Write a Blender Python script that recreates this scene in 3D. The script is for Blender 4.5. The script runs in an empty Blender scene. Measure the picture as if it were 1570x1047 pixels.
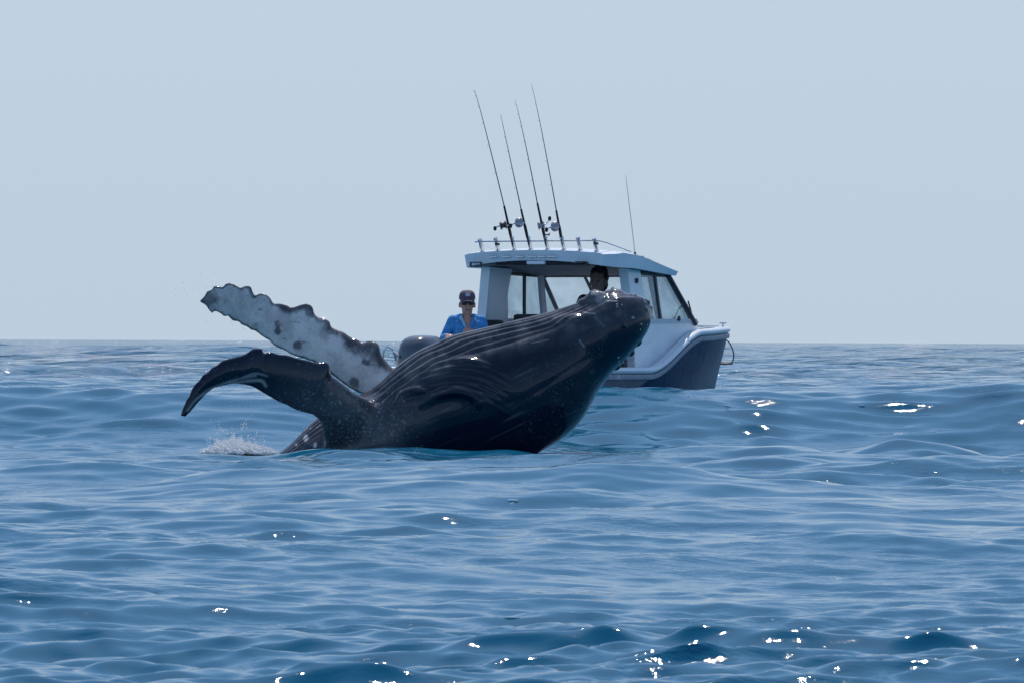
import bpy, bmesh, math, random
import numpy as np
from mathutils import Vector, Matrix, noise as mnoise

random.seed(7)
rng = np.random.default_rng(11)
scene = bpy.context.scene
col = scene.collection
PI = math.pi

# ---------------------------------------------------------------- camera
EYE = 1.2                    # eye height above mean water, metres
FPX = 7800.0                 # focal length in photo pixels (photo 1570 wide)
cam_data = bpy.data.cameras.new("camera")
cam = bpy.data.objects.new("camera", cam_data)
col.objects.link(cam)
cam_data.sensor_width = 36.0
cam_data.lens = FPX / 1570.0 * 36.0
cam_data.clip_start = 0.5
cam_data.clip_end = 60000.0
cam.location = (0, 0, EYE)
cam.rotation_euler = (math.radians(90.0), 0, 0)
ROLL = math.radians(0.25)
cam.matrix_world = Matrix.Translation((0, 0, EYE)) @ Matrix.Rotation(PI/2, 4, 'X') @ Matrix.Rotation(ROLL, 4, 'Z')
cam_data.dof.use_dof = True
cam_data.dof.focus_distance = 55.0
cam_data.dof.aperture_fstop = 20.0
scene.camera = cam

# ---------------------------------------------------------------- world, sun, exposure
SUN_EL, SUN_AZ = math.radians(60.0), math.radians(3.0)     # sun beyond the subject, high
world = bpy.data.worlds.new("World")
scene.world = world
world.use_nodes = True
wn = world.node_tree
wn.nodes.clear()
w_out = wn.nodes.new("ShaderNodeOutputWorld")
w_bg = wn.nodes.new("ShaderNodeBackground")
sky = wn.nodes.new("ShaderNodeTexSky")
sky.sky_type = 'NISHITA'
sky.sun_disc = False
sky.sun_elevation = SUN_EL
sky.sun_rotation = SUN_AZ
sky.altitude = 0.0
sky.air_density = 1.0
sky.dust_density = 0.3
sky.ozone_density = 3.2
w_bg.inputs['Strength'].default_value = 0.145
# a hazy summer sky: the lookup is lifted off the yellow horizon band and a pale blue-grey
# marine haze takes over towards the horizon, all the way round
w_tc = wn.nodes.new("ShaderNodeTexCoord")
w_mul = wn.nodes.new("ShaderNodeVectorMath"); w_mul.operation = 'MULTIPLY_ADD'
w_mul.inputs[1].default_value = (1, 1, 0.9); w_mul.inputs[2].default_value = (0, 0, 0.30)
w_nrm = wn.nodes.new("ShaderNodeVectorMath"); w_nrm.operation = 'NORMALIZE'
wn.links.new(w_tc.outputs['Generated'], w_mul.inputs[0])
wn.links.new(w_mul.outputs[0], w_nrm.inputs[0])
wn.links.new(w_nrm.outputs[0], sky.inputs['Vector'])
w_sep = wn.nodes.new("ShaderNodeSeparateXYZ")
wn.links.new(w_tc.outputs['Generated'], w_sep.inputs[0])
w_rmp = wn.nodes.new("ShaderNodeValToRGB")
w_rmp.color_ramp.elements[0].position = 0.06;  w_rmp.color_ramp.elements[0].color = (1, 1, 1, 1)
w_rmp.color_ramp.elements[1].position = 0.62; w_rmp.color_ramp.elements[1].color = (0, 0, 0, 1)
e = w_rmp.color_ramp.elements.new(0.24); e.color = (0.62, 0.62, 0.62, 1)
wn.links.new(w_sep.outputs['Z'], w_rmp.inputs['Fac'])
w_hz = wn.nodes.new("ShaderNodeValToRGB")          # haze colour by elevation
w_hz.color_ramp.elements[0].position = 0.0;  w_hz.color_ramp.elements[0].color = (0.485, 0.588, 0.700, 1)
w_hz.color_ramp.elements[1].position = 0.075; w_hz.color_ramp.elements[1].color = (0.508, 0.616, 0.735, 1)
e2 = w_hz.color_ramp.elements.new(0.40); e2.color = (0.33, 0.54, 0.82, 1)
wn.links.new(w_sep.outputs['Z'], w_hz.inputs['Fac'])
w_scl = wn.nodes.new("ShaderNodeVectorMath"); w_scl.operation = 'SCALE'
w_scl.inputs['Scale'].default_value = 1.0/0.145
# away from the sun the haze scatters less light and looks bluer
w_az = wn.nodes.new("ShaderNodeMapRange"); w_az.inputs['From Min'].default_value = 0.6; w_az.inputs['From Max'].default_value = -0.8
wn.links.new(w_sep.outputs['Y'], w_az.inputs['Value'])
w_tn = wn.nodes.new("ShaderNodeMix"); w_tn.data_type = 'RGBA'
w_tn.inputs['A'].default_value = (1, 1, 1, 1); w_tn.inputs['B'].default_value = (0.72, 0.88, 1.06, 1)
wn.links.new(w_az.outputs[0], w_tn.inputs['Factor'])
w_ml = wn.nodes.new("ShaderNodeVectorMath"); w_ml.operation = 'MULTIPLY'
wn.links.new(w_hz.outputs[0], w_ml.inputs[0]); wn.links.new(w_tn.outputs['Result'], w_ml.inputs[1])
wn.links.new(w_ml.outputs[0], w_scl.inputs[0])
w_mix = wn.nodes.new("ShaderNodeMix"); w_mix.data_type = 'RGBA'
wn.links.new(w_rmp.outputs[0], w_mix.inputs['Factor'])
wn.links.new(sky.outputs[0], w_mix.inputs['A'])
wn.links.new(w_scl.outputs[0], w_mix.inputs['B'])
wn.links.new(w_mix.outputs['Result'], w_bg.inputs['Color'])
wn.links.new(w_bg.outputs[0], w_out.inputs['Surface'])

sun_d = bpy.data.lights.new("sun", 'SUN')
sun = bpy.data.objects.new("sun", sun_d)
col.objects.link(sun)
sun_d.energy = 3.2
sun_d.angle = math.radians(0.53)
sun_d.color = (1.0, 0.96, 0.91)
sdir = Vector((math.sin(SUN_AZ)*math.cos(SUN_EL), math.cos(SUN_AZ)*math.cos(SUN_EL), math.sin(SUN_EL)))
sun.rotation_euler = sdir.to_track_quat('Z', 'Y').to_euler()

scene.render.engine = 'CYCLES'
scene.view_settings.view_transform = 'Standard'
scene.view_settings.look = 'None'
scene.view_settings.exposure = 0.06
scene.view_settings.gamma = 1.0
scene.view_settings.use_curve_mapping = False
scene.cycles.max_bounces = 8
scene.cycles.transparent_max_bounces = 12
scene.cycles.use_denoising = True
scene.cycles.sample_clamp_indirect = 4.0
scene.cycles.caustics_reflective = False
scene.cycles.caustics_refractive = False

# ---------------------------------------------------------------- helpers
def P(px, py, D):
    """Photo pixel at distance D -> point in the world."""
    hor = 522.5 + 0.00446*(px - 785)
    return Vector(((px - 785)/FPX*D, D, EYE + (hor - py)*D/FPX))

def tag(o, label=None, cat=None, group=None, kind=None):
    if label: o["label"] = label
    if cat: o["category"] = cat
    if group: o["group"] = group
    if kind: o["kind"] = kind
    return o

def mat(name, color, rough=0.5, metal=0.0, spec=0.5, vary=0.0, vscale=8.0, bump=0.0, bscale=40.0, coat=0.0):
    m = bpy.data.materials.new(name)
    m.use_nodes = True
    nt = m.node_tree
    b = nt.nodes["Principled BSDF"]
    b.inputs["Base Color"].default_value = (*color, 1)
    b.inputs["Roughness"].default_value = rough
    b.inputs["Metallic"].default_value = metal
    b.inputs["Specular IOR Level"].default_value = spec
    b.inputs["Coat Weight"].default_value = coat
    tc = nt.nodes.new("ShaderNodeTexCoord")
    if vary > 0:
        n = nt.nodes.new("ShaderNodeTexNoise")
        n.inputs["Scale"].default_value = vscale
        n.inputs["Detail"].default_value = 6
        r = nt.nodes.new("ShaderNodeMapRange")
        r.inputs["From Min"].default_value = 0.3
        r.inputs["From Max"].default_value = 0.7
        r.inputs["To Min"].default_value = 1 - vary
        r.inputs["To Max"].default_value = 1 + vary
        mx = nt.nodes.new("ShaderNodeVectorMath"); mx.operation = 'SCALE'
        mx.inputs[0].default_value = color
        nt.links.new(tc.outputs["Object"], n.inputs["Vector"])
        nt.links.new(n.outputs["Fac"], r.inputs["Value"])
        nt.links.new(r.outputs[0], mx.inputs["Scale"])
        nt.links.new(mx.outputs[0], b.inputs["Base Color"])
    if bump > 0:
        n2 = nt.nodes.new("ShaderNodeTexNoise")
        n2.inputs["Scale"].default_value = bscale
        n2.inputs["Detail"].default_value = 5
        bp = nt.nodes.new("ShaderNodeBump")
        bp.inputs["Strength"].default_value = bump
        bp.inputs["Distance"].default_value = 0.01
        nt.links.new(tc.outputs["Object"], n2.inputs["Vector"])
        nt.links.new(n2.outputs["Fac"], bp.inputs["Height"])
        nt.links.new(bp.outputs[0], b.inputs["Normal"])
    return m

def np_mesh(name, V, F, smooth=True, mats=()):
    me = bpy.data.meshes.new(name)
    V = np.asarray(V, dtype=np.float32); F = np.asarray(F, dtype=np.int32)
    me.vertices.add(len(V)); me.vertices.foreach_set("co", V.ravel())
    k = F.shape[1]
    me.loops.add(F.size); me.loops.foreach_set("vertex_index", F.ravel())
    me.polygons.add(len(F))
    me.polygons.foreach_set("loop_start", np.arange(0, F.size, k, dtype=np.int32))
    me.polygons.foreach_set("loop_total", np.full(len(F), k, dtype=np.int32))
    me.update(calc_edges=True)
    if smooth: me.polygons.foreach_set("use_smooth", np.ones(len(F), dtype=bool))
    for m in mats: me.materials.append(m)
    return me

# ---------------------------------------------------------------- sea
def smooth(a, b, x):
    t = np.clip((x-a)/(b-a), 0, 1); return t*t*(3-2*t)

_w = np.random.default_rng(77)
NW = 250
lam = np.concatenate([np.exp(_w.uniform(math.log(0.16), math.log(26.0), NW-60)), np.exp(_w.uniform(math.log(0.16), math.log(0.8), 60))]).astype(np.float32)
lam.sort()
ang = np.where(_w.uniform(0, 1, NW) < 0.72, _w.normal(-1.66, 0.40, NW), _w.normal(-1.1, 0.9, NW))
phs = _w.uniform(0, 2*PI, NW)
slope = 0.016*np.ones(NW)
slope = np.where(lam > 5, 0.0105*(5/lam)**0.35, slope)
slope = np.where(lam < 1.0, 0.027, slope)
slope = slope*_w.uniform(0.6, 1.3, NW)

def sea_disp(X, Y, spacing):
    X = X.astype(np.float32); Y = Y.astype(np.float32)
    Z = np.zeros_like(X); DX = np.zeros_like(X); DY = np.zeros_like(X)
    # wind patches: where the small ripples are strong and where the water lies slick
    patch = (np.sin(X*0.31+Y*0.11+1.0)+np.sin(X*-0.17+Y*0.23+4.0)+np.sin(X*0.83-Y*0.37+2.2)*0.6
             + np.sin(Y*0.62+X*0.25+0.7)*0.7)/3.3
    near = 1 - smooth(27, 36, Y)
    mid = smooth(29, 36, Y)*(1-smooth(50, 60, Y))
    rip = np.clip(0.9 + 0.65*patch, 0.35, 1.3)*(1 - 0.40*mid)*(1.0 + 0.18*near)
    calm = 1 - 0.35*np.exp(-((Y-54)/3.2)**2 - ((X+0.3)/3.4)**2) - 0.25*np.exp(-((Y-63)/4.5)**2 - ((X-0.9)/3.2)**2)
    level = smooth(44, 50, Y)*(1-smooth(68, 78, Y))*(1-smooth(3.5, 6.5, np.abs(X+0.3)))
    for i in range(NW):
        k = 2*PI/lam[i]
        cx, cy = math.cos(ang[i]), math.sin(ang[i])
        w = smooth(2.2, 5.0, lam[i]/spacing)
        if lam[i] < 0.8: w = w*rip
        elif lam[i] < 4.5: w = w*(0.6+0.4*rip)*(1+0.6*mid)*(1-0.35*near)*(1-0.15*smooth(48, 56, Y)*(1-smooth(75, 95, Y)))
        w = w*calm
        if lam[i] < 1.2: w = w*(1+0.22*smooth(47, 53, Y)*(1-smooth(74, 90, Y)))
        if lam[i] > 2.5: w = w*(1-0.85*level)
        a = (slope[i]/k)
        ph = (X*(k*cx) + Y*(k*cy) + phs[i]).astype(np.float32)
        s, c = np.sin(ph), np.cos(ph)
        Z += (a*w)*s
        q = 0.75*a*w
        DX += q*cx*c; DY += q*cy*c
    far = smooth(250, 900, Y)
    wob = 0.7*np.sin(X*0.45+0.6)+0.35*np.sin(X*1.13+2.0)
    amp = 0.61 + 0.05*np.sin(X*0.8+1.2)
    boost = 1 + 1.0*smooth(75, 260, Y) + 1.4*smooth(250, 700, Y)
    Z = Z*boost
    Z += amp*np.exp(-((Y-60.2-wob*0.6)/2.3)**2)*np.exp(-(X/14.0)**4)
    Z += 0.085*np.exp(-((Y-52.1-0.15*np.sin(X*2.1))/0.55)**2)*smooth(-3.2, -1.6, X)*(1-smooth(0.0, 0.8, X))
    # the low swell lying in front of the whale
    Z += 0.14*np.exp(-((Y-50.5)/1.2)**2 - ((X+1.45)/0.65)**2)
    Z += 0.24*np.exp(-((Y-50.0)/1.1)**2 - ((X-3.9)/0.95)**2) + 0.12*np.exp(-((Y-46.5)/1.0)**2 - ((X-2.6)/1.5)**2)
    return DX, DY, Z

def build_sea():
    ys = [1.5]
    while ys[-1] < 26000:
        d = ys[-1]
        if d < 14: st = 0.06 + (14-d)*0.05
        elif d < 22: st = 0.034
        elif d < 120: st = 0.0016*d
        elif d < 400: st = 0.0016*d*(1+(d-120)/280*1.8)
        else: st = 0.0045*d*(1 + (d-400)/26000*8)
        ys.append(d+st)
    ys = np.array(ys)
    half = math.radians(6.6)
    core = np.linspace(-half, half, 470)
    out = [half]
    while out[-1] < PI: out.append(out[-1]+min(0.25, 0.0009+0.09*(out[-1]-half)))
    out = np.array(out[1:-1] + [PI])
    th = np.concatenate([-out[::-1], core, out])
    R, T = np.meshgrid(ys, th, indexing='ij')
    X = R*np.sin(T); Y = R*np.cos(T)
    # for the core the rows are straight so that crests sample evenly
    dr = np.gradient(ys)[:, None]*np.ones_like(T)
    dth = np.gradient(th)[None, :]*R
    spacing = np.maximum(dr, dth*0.6)
    DX, DY, Z = sea_disp(X, Y, spacing)
    V = np.stack([X+DX, Y+DY, Z], -1).reshape(-1, 3)
    nr, nc = X.shape
    i = np.arange(nr-1)[:, None]*nc; j = np.arange(nc-1)[None, :]
    F = np.stack([i+j, i+j+1, i+j+1+nc, i+j+nc], -1).reshape(-1, 4)
    return V, F[:, ::-1]

def sea_material():
    m = bpy.data.materials.new("sea_water")
    m.use_nodes = True
    nt = m.node_tree
    b = nt.nodes["Principled BSDF"]
    b.inputs["Base Color"].default_value = (0.004, 0.102, 0.185, 1)
    b.inputs["Roughness"].default_value = 0.04
    b.inputs["IOR"].default_value = 1.333
    g = nt.nodes.new("ShaderNodeNewGeometry")
    mp = nt.nodes.new("ShaderNodeVectorMath"); mp.operation = 'MULTIPLY'
    mp.inputs[1].default_value = (1.0, 1.5, 1.0)
    n1 = nt.nodes.new("ShaderNodeTexNoise"); n1.inputs["Scale"].default_value = 4.5; n1.inputs["Detail"].default_value = 4
    n2 = nt.nodes.new("ShaderNodeTexNoise"); n2.inputs["Scale"].default_value = 0.35; n2.inputs["Detail"].default_value = 2
    nt.links.new(g.outputs["Position"], mp.inputs[0])
    nt.links.new(mp.outputs[0], n1.inputs["Vector"])
    nt.links.new(mp.outputs[0], n2.inputs["Vector"])
    mr = nt.nodes.new("ShaderNodeMapRange")
    mr.inputs["From Min"].default_value = 0.42; mr.inputs["From Max"].default_value = 0.62
    mr.inputs["To Min"].default_value = 0.14; mr.inputs["To Max"].default_value = 1.0
    nt.links.new(n2.outputs["Fac"], mr.inputs["Value"])
    bp = nt.nodes.new("ShaderNodeBump")
    bp.inputs["Distance"].default_value = 0.014
    n4 = nt.nodes.new("ShaderNodeTexNoise"); n4.inputs["Scale"].default_value = 17; n4.inputs["Detail"].default_value = 3
    nt.links.new(mp.outputs[0], n4.inputs["Vector"])
    b4 = nt.nodes.new("ShaderNodeBump"); b4.inputs["Distance"].default_value = 0.006
    nt.links.new(mr.outputs[0], b4.inputs["Strength"]); nt.links.new(n4.outputs["Fac"], b4.inputs["Height"])
    # scattered little cusps and wavelets, steep enough to catch the sun
    vo = nt.nodes.new("ShaderNodeTexVoronoi"); vo.inputs["Scale"].default_value = 3.2
    vm = nt.nodes.new("ShaderNodeVectorMath"); vm.operation = 'MULTIPLY'; vm.inputs[1].default_value = (1, 1, 0.0)
    nt.links.new(g.outputs["Position"], vm.inputs[0]); nt.links.new(vm.outputs[0], vo.inputs["Vector"])
    sc_ = nt.nodes.new("ShaderNodeSeparateColor"); nt.links.new(vo.outputs["Color"], sc_.inputs[0])
    th_ = nt.nodes.new("ShaderNodeMapRange"); th_.inputs["From Min"].default_value = 0.46; th_.inputs["From Max"].default_value = 0.72
    th_.inputs["To Min"].default_value = 0.045; th_.inputs["To Max"].default_value = 0.30
    n6 = nt.nodes.new("ShaderNodeTexNoise"); n6.inputs["Scale"].default_value = 0.9; n6.inputs["Detail"].default_value = 3
    nt.links.new(mp.outputs[0], n6.inputs["Vector"]); nt.links.new(n6.outputs["Fac"], th_.inputs["Value"])
    lt = nt.nodes.new("ShaderNodeMath"); lt.operation = 'LESS_THAN'; nt.links.new(sc_.outputs[0], lt.inputs[0]); nt.links.new(th_.outputs[0], lt.inputs[1])
    pr = nt.nodes.new("ShaderNodeMapRange"); pr.interpolation_type = 'SMOOTHSTEP'; pr.inputs["From Min"].default_value = 0.16; pr.inputs["From Max"].default_value = 0.0
    nt.links.new(vo.outputs["Distance"], pr.inputs["Value"])
    hm = nt.nodes.new("ShaderNodeMath"); hm.operation = 'MULTIPLY'; nt.links.new(pr.outputs[0], hm.inputs[0]); nt.links.new(lt.outputs[0], hm.inputs[1])
    b5 = nt.nodes.new("ShaderNodeBump"); b5.inputs["Distance"].default_value = 0.036
    nt.links.new(hm.outputs[0], b5.inputs["Height"]); nt.links.new(b4.outputs[0], b5.inputs["Normal"])
    nt.links.new(b5.outputs[0], bp.inputs["Normal"])
    nt.links.new(mr.outputs[0], bp.inputs["Strength"])
    nt.links.new(n1.outputs["Fac"], bp.inputs["Height"])
    # chop too fine for the mesh on the open sea far out
    n3 = nt.nodes.new("ShaderNodeTexNoise"); n3.inputs["Scale"].default_value = 0.55; n3.inputs["Detail"].default_value = 5
    nt.links.new(mp.outputs[0], n3.inputs["Vector"])
    sp = nt.nodes.new("ShaderNodeSeparateXYZ"); nt.links.new(g.outputs["Position"], sp.inputs[0])
    mf = nt.nodes.new("ShaderNodeMapRange"); mf.interpolation_type = 'SMOOTHSTEP'
    mf.inputs["From Min"].default_value = 70; mf.inputs["From Max"].default_value = 220
    nt.links.new(sp.outputs["Y"], mf.inputs["Value"])
    b2 = nt.nodes.new("ShaderNodeBump"); b2.inputs["Distance"].default_value = 1.3
    nt.links.new(mf.outputs[0], b2.inputs["Strength"])
    nt.links.new(n3.outputs["Fac"], b2.inputs["Height"])
    nt.links.new(bp.outputs[0], b2.inputs["Normal"])
    nt.links.new(b2.outputs[0], b.inputs["Normal"])
    return m

V, F = build_sea()
print("sea verts", len(V))
SEA_V = V
me = np_mesh("sea", V, F, True, [sea_material()])
sea = bpy.data.objects.new("sea", me); col.objects.link(sea)
tag(sea, kind="structure")

# ================================================================ WHALE
WD = 54.0
WS = FPX/WD
def W2(px, py):
    p = P(px, py, WD); return np.array([p.x, p.z])

def catmull(pts, n):
    pts = np.asarray(pts, float)
    P0 = np.vstack([2*pts[0]-pts[1], pts, 2*pts[-1]-pts[-2]])
    t = np.linspace(0, len(pts)-1-1e-9, n); i = t.astype(int); f = (t-i)[:, None]
    a, b, c, d = P0[i], P0[i+1], P0[i+2], P0[i+3]
    return 0.5*((2*b)+(-a+c)*f+(2*a-5*b+4*c-d)*f**2+(-a+3*b-3*c+d)*f**3)

def polydist(X, Z, poly):
    """distance of points to a polyline and parameter 0..1 along it"""
    best = np.full(X.shape, 1e9); par = np.zeros(X.shape); n = len(poly)-1
    for i in range(n):
        a, b = poly[i], poly[i+1]; ab = b-a; L = (ab**2).sum()+1e-12
        t = np.clip(((X-a[0])*ab[0]+(Z-a[1])*ab[1])/L, 0, 1)
        d = np.hypot(X-a[0]-t*ab[0], Z-a[1]-t*ab[1])
        m = d < best; best = np.where(m, d, best); par = np.where(m, (i+t)/n, par)
    return best, par

SEC = [  # top point, bottom point (photo), half width / half height
    ((997,466),(1000,484),0.95),
    ((992,459),(996,500),1.05),
    ((984,454),(985,520),1.05),
    ((966,449),(964,545),0.98),
    ((935,447),(938,572),0.92),
    ((892,462),(918,598),0.90),
    ((842,478),(898,634),0.90),
    ((790,491),(873,662),0.92),
    ((740,503),(838,686),0.94),
    ((698,514),(792,706),0.95),
    ((650,534),(735,722),0.96),
    ((610,561),(680,738),0.97),
    ((572,594),(622,752),0.98),
    ((532,612),(570,768),1.0),
    ((488,641),(518,788),1.0),
    ((440,684),(462,806),1.0),
    ((385,728),(405,826),1.0),
    ((330,768),(345,838),1.0),
    ((280,800),(290,845),0.95),
    ((255,815),(260,842),0.8)]

def whale_body():
    T = catmull([W2(*s[0]) for s in SEC], 620)
    B = catmull([W2(*s[1]) for s in SEC], 620)
    rt = catmull([[s[2], 0] for s in SEC], 620)[:, 0]
    N, M = len(T), 420
    C = (T+B)/2; n = (T-B)/2
    a = np.hypot(n[:, 0], n[:, 1]); nh = n/a[:, None]
    phi = np.linspace(0, 2*PI, M, endpoint=False)
    st = np.linspace(0, len(SEC)-1, N)
    b = a*rt
    PH, ST = np.meshgrid(phi, st); A = a[:, None]; Bw = b[:, None]
    # belly slightly flattened, sides full
    r = 1 + 0.03*np.cos(2*PH)*0
    # ventral pleats
    psi = (PH + math.radians(6) + PI) % (2*PI) - PI
    cov = np.interp(st, [0, 1, 2, 3, 4, 5, 6, 7, 8, 9, 10, 11, 12, 14, 19],
                    np.radians([14, 20, 28, 36, 42, 48, 53, 55, 55, 54, 56, 60, 62, 50, 40]))[:, None]
    p = psi/cov
    NP = 6
    wob = 0.045*np.sin(ST*1.6+psi*2)+0.012*np.sin(ST*4.1+psi*5+1)
    fr = np.abs(((p+wob*0.5)*NP) % 1.0 - 0.5)*2          # 1 at groove
    groove = np.exp(-((1-fr)/0.42)**2)
    ridge = np.sin(np.pi*(1-fr)*0.5)
    dep = np.interp(st, [0, 1.5, 3, 5, 7, 9, 12, 14, 16], [0, 0.001, 0.008, 0.015, 0.022, 0.029, 0.027, 0.018, 0.0])[:, None]
    edge = smooth(0, 1, (1.04-np.abs(p))/0.16)
    off = -dep*groove*edge + 0.4*dep*ridge*edge
    # lower lip: body of the jaw stands a little proud of the pleated throat
    off += np.interp(st, [0, 2, 4, 8, 10, 12], [0, .012, .02, .02, .01, 0])[:, None]*smooth(0.95, 1.12, np.abs(p))*(1-smooth(1.5, 2.6, np.abs(p)))
    X = C[:, 0][:, None] + nh[:, 0][:, None]*(A*r+off)*np.cos(PH)
    Z = C[:, 1][:, None] + nh[:, 1][:, None]*(A*r+off)*np.cos(PH)
    Y = WD - (Bw*r+off)*np.sin(PH)
    nx = nh[:, 0][:, None]*np.cos(PH); nz = nh[:, 1][:, None]*np.cos(PH); ny = -np.sin(PH)
    near = smooth(0.05, 0.35, np.sin(PH))
    def ridge_line(poly, rad, h, taper=True, side=near):
        nonlocal X, Y, Z
        q = catmull([W2(*v) for v in poly], 40)
        d, t = polydist(X, Z, q)
        k = h*np.exp(-(d/rad)**2)*side
        if taper: k = k*np.sin(PI*np.clip(t, 0.0, 1.0))**0.6
        X += nx*k; Y += ny*k; Z += nz*k
    # thick smooth skin folds behind the corner of the mouth
    for q_ in range(6):
        ridge_line([(582,596+7*q_),(640,566+9*q_),(698,552+10*q_),(742,556+11*q_),(785,576+12*q_)], 0.024, 0.017-0.001*q_)
    ridge_line([(640,620),(672,606),(700,599),(722,604),(740,622)], 0.045, 0.060)
    ridge_line([(690,548),(722,550),(752,560)], 0.040, 0.024)
    ridge_line([(608,606),(634,597),(660,598)], 0.036, 0.048)
    ridge_line([(845,494),(868,489),(890,486)], 0.045, 0.034)  # not a fold: small bump added to catch a sun glint
    ridge_line([(560,618),(575,613),(592,608)], 0.03, 0.02)
    # faint line of the mouth from the snout back towards the eye
    ridge_line([(985,502),(950,522),(905,546),(858,575),(815,602),(782,616),(748,618)], 0.035, -0.008)
    # slow unevenness of the skin
    for (fx, fy, fz, am, ph0) in [(5, 7, 6, .006, 1), (9, 4, 11, .004, 2), (13, 15, 9, .002, 3)]:
        k = am*np.sin(fx*X+ph0+1.3*np.sin(fz*Z))*np.sin(fz*Z+ph0*2+np.sin(fy*Y))
        X += nx*k; Y += ny*k; Z += nz*k
    V = np.stack([X, Y, Z], -1).reshape(-1, 3)
    i = np.arange(N-1)[:, None]*M; j = np.arange(M)[None, :]; j2 = (j+1) % M
    F = np.stack([i+j, i+j2, i+M+j2, i+M+j], -1).reshape(-1, 4)
    # end caps
    V = np.vstack([V, V[:M].mean(0)+np.array([0.022, 0, 0.0]), V[-M:].mean(0)])
    c0, c1 = len(V)-2, len(V)-1
    jj = np.arange(M)
    F0 = np.stack([np.full(M, c0), (jj+1) % M, jj, jj], -1)
    F1 = np.stack([np.full(M, c1), (N-1)*M+jj, (N-1)*M+(jj+1) % M, (N-1)*M+(jj+1) % M], -1)
    faces = F.tolist()+[f[:3] for f in F0.tolist()]+[f[:3] for f in F1.tolist()]
    return V, faces

def resample(poly, n):
    poly = np.asarray(poly, float)
    d = np.r_[0, np.cumsum(np.hypot(*np.diff(poly, axis=0).T))]
    t = np.linspace(0, d[-1], n)
    return np.stack([np.interp(t, d, poly[:, 0]), np.interp(t, d, poly[:, 1])], -1)

def subdiv_wave(poly, n):
    return catmull([W2(*p) for p in poly], n)

FAR_U = [(665,590),(640,580),(609,568),(586.8,545),(581,528),(574,522.5),(564,521.5),(556,524),(547,519),(537,515.5),(526,508),(509,501),(505,492),(497,487.5),(488,485.5),
         (482,480),(479,470),(472,465),(462,466),(452,469.5),(446,470),(437,466),(428,464.5),(419,464),(414,456),(407,450.5),(398,449),(391,452),(387,446),(384,438.5),(376,437.5),
         (369,440),(362,437),(355,433.5),(346,434),(341,439),(334,438),(328,437.8),(324,443),(317,446),(313,453),(306.5,460)]
FAR_L = [(640,640),(600,625),(562,606),(548,600),(531,590),(520,582),(509,573.4),(496,563),(481.5,554),(466,549),(448,543),(436,536),(428,533),(420.6,529),(412,521),(406,518),
         (398.5,512.5),(391,507),(386,506),(377,500),(371,498),(365,493),(356,491),(350,485),(343,484.5),(337.5,480.6),(330,477),(325,480),(319.5,475),(315,468),(306.5,462.5)]
NEAR_U = [(640,640),(610,628),(590,622),(575,616),(560,606),(548,601),(535,593),(523,584.5),(509,573.4),(505.5,564),(505,557),(498,553.5),(488,555),(475,552),(462,549),(453.8,547),(440,543),(426,541.5),(415,538),
          (405,540),(402,534),(395,532.5),(387,534),(379,539.5),(372,543),(361,546),(351,548.5),(341,551.5),(333,558),(325,562),(319,569),(311,573.5),(306,581),(298,589),(293,598),(290,606),(286,612),(282,621),(278.5,630),(277,636)]
NEAR_L = [(540,740),(515,715),(500,686),(497,674),(495.4,659),(490,646),(484,638),(478.8,634),(466,631),(453.8,627),(440,620),(426,614),(412,606),(398.5,598),(388,592),(379,589.5),(366,587.5),(354,588),(340,591),(329,593.5),
          (321,599),(315.4,604),(307,613),(300,621),(293,630),(285,637.5)]

def flipper(U, L, ys, thick, n=260, m=48):
    u = subdiv_wave(U, 900); l = subdiv_wave(L, 900)
    u = resample(u, n); l = resample(l, n)
    s = np.linspace(0, 1, n)
    C = (u+l)/2; h = (u-l)/2; a = np.hypot(h[:, 0], h[:, 1])
    yy = np.interp(s, [q[0] for q in ys], [q[1] for q in ys])
    th = np.interp(s, [q[0] for q in thick], [q[1] for q in thick])
    hh = np.minimum(th, a*1.0+0.004)
    ph = np.linspace(0, 2*PI, m, endpoint=False)
    cx = np.cos(ph)[None, :]; sy = np.sin(ph)[None, :]
    # thicker towards the leading edge, sharp towards the trailing edge
    prof = sy*np.where(cx > 0, 1.0, 1.0-0.45*np.abs(cx))
    X = C[:, 0][:, None]+h[:, 0][:, None]*cx
    Z = C[:, 1][:, None]+h[:, 1][:, None]*cx
    Y = yy[:, None] - hh[:, None]*prof
    # the traced outline is moved out to the flipper's own distance at its own size
    kd_ = (yy/WD)[:, None]; X = X*kd_; Z = EYE+(Z-EYE)*kd_
    V = np.stack([X, Y, Z], -1).reshape(-1, 3)
    i = np.arange(n-1)[:, None]*m; j = np.arange(m)[None, :]; j2 = (j+1) % m
    F = np.stack([i+j, i+j2, i+m+j2, i+m+j], -1).reshape(-1, 4).tolist()
    V = np.vstack([V, V[:m].mean(0), V[-m:].mean(0)])
    c0, c1 = len(V)-2, len(V)-1; base = (n-1)*m
    F += [[c0, (q+1) % m, q] for q in range(m)] + [[c1, base+q, base+(q+1) % m] for q in range(m)]
    return V, F

def ball(c, r, sc=(1, 1, 1), seg=12):
    bm = bmesh.new(); bmesh.ops.create_icosphere(bm, subdivisions=2, radius=1.0)
    V = np.array([[v.co.x*r*sc[0]+c[0], v.co.y*r*sc[1]+c[1], v.co.z*r*sc[2]+c[2]] for v in bm.verts])
    F = [[v.index for v in f.verts] for f in bm.faces]; bm.free()
    return V, F

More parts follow.
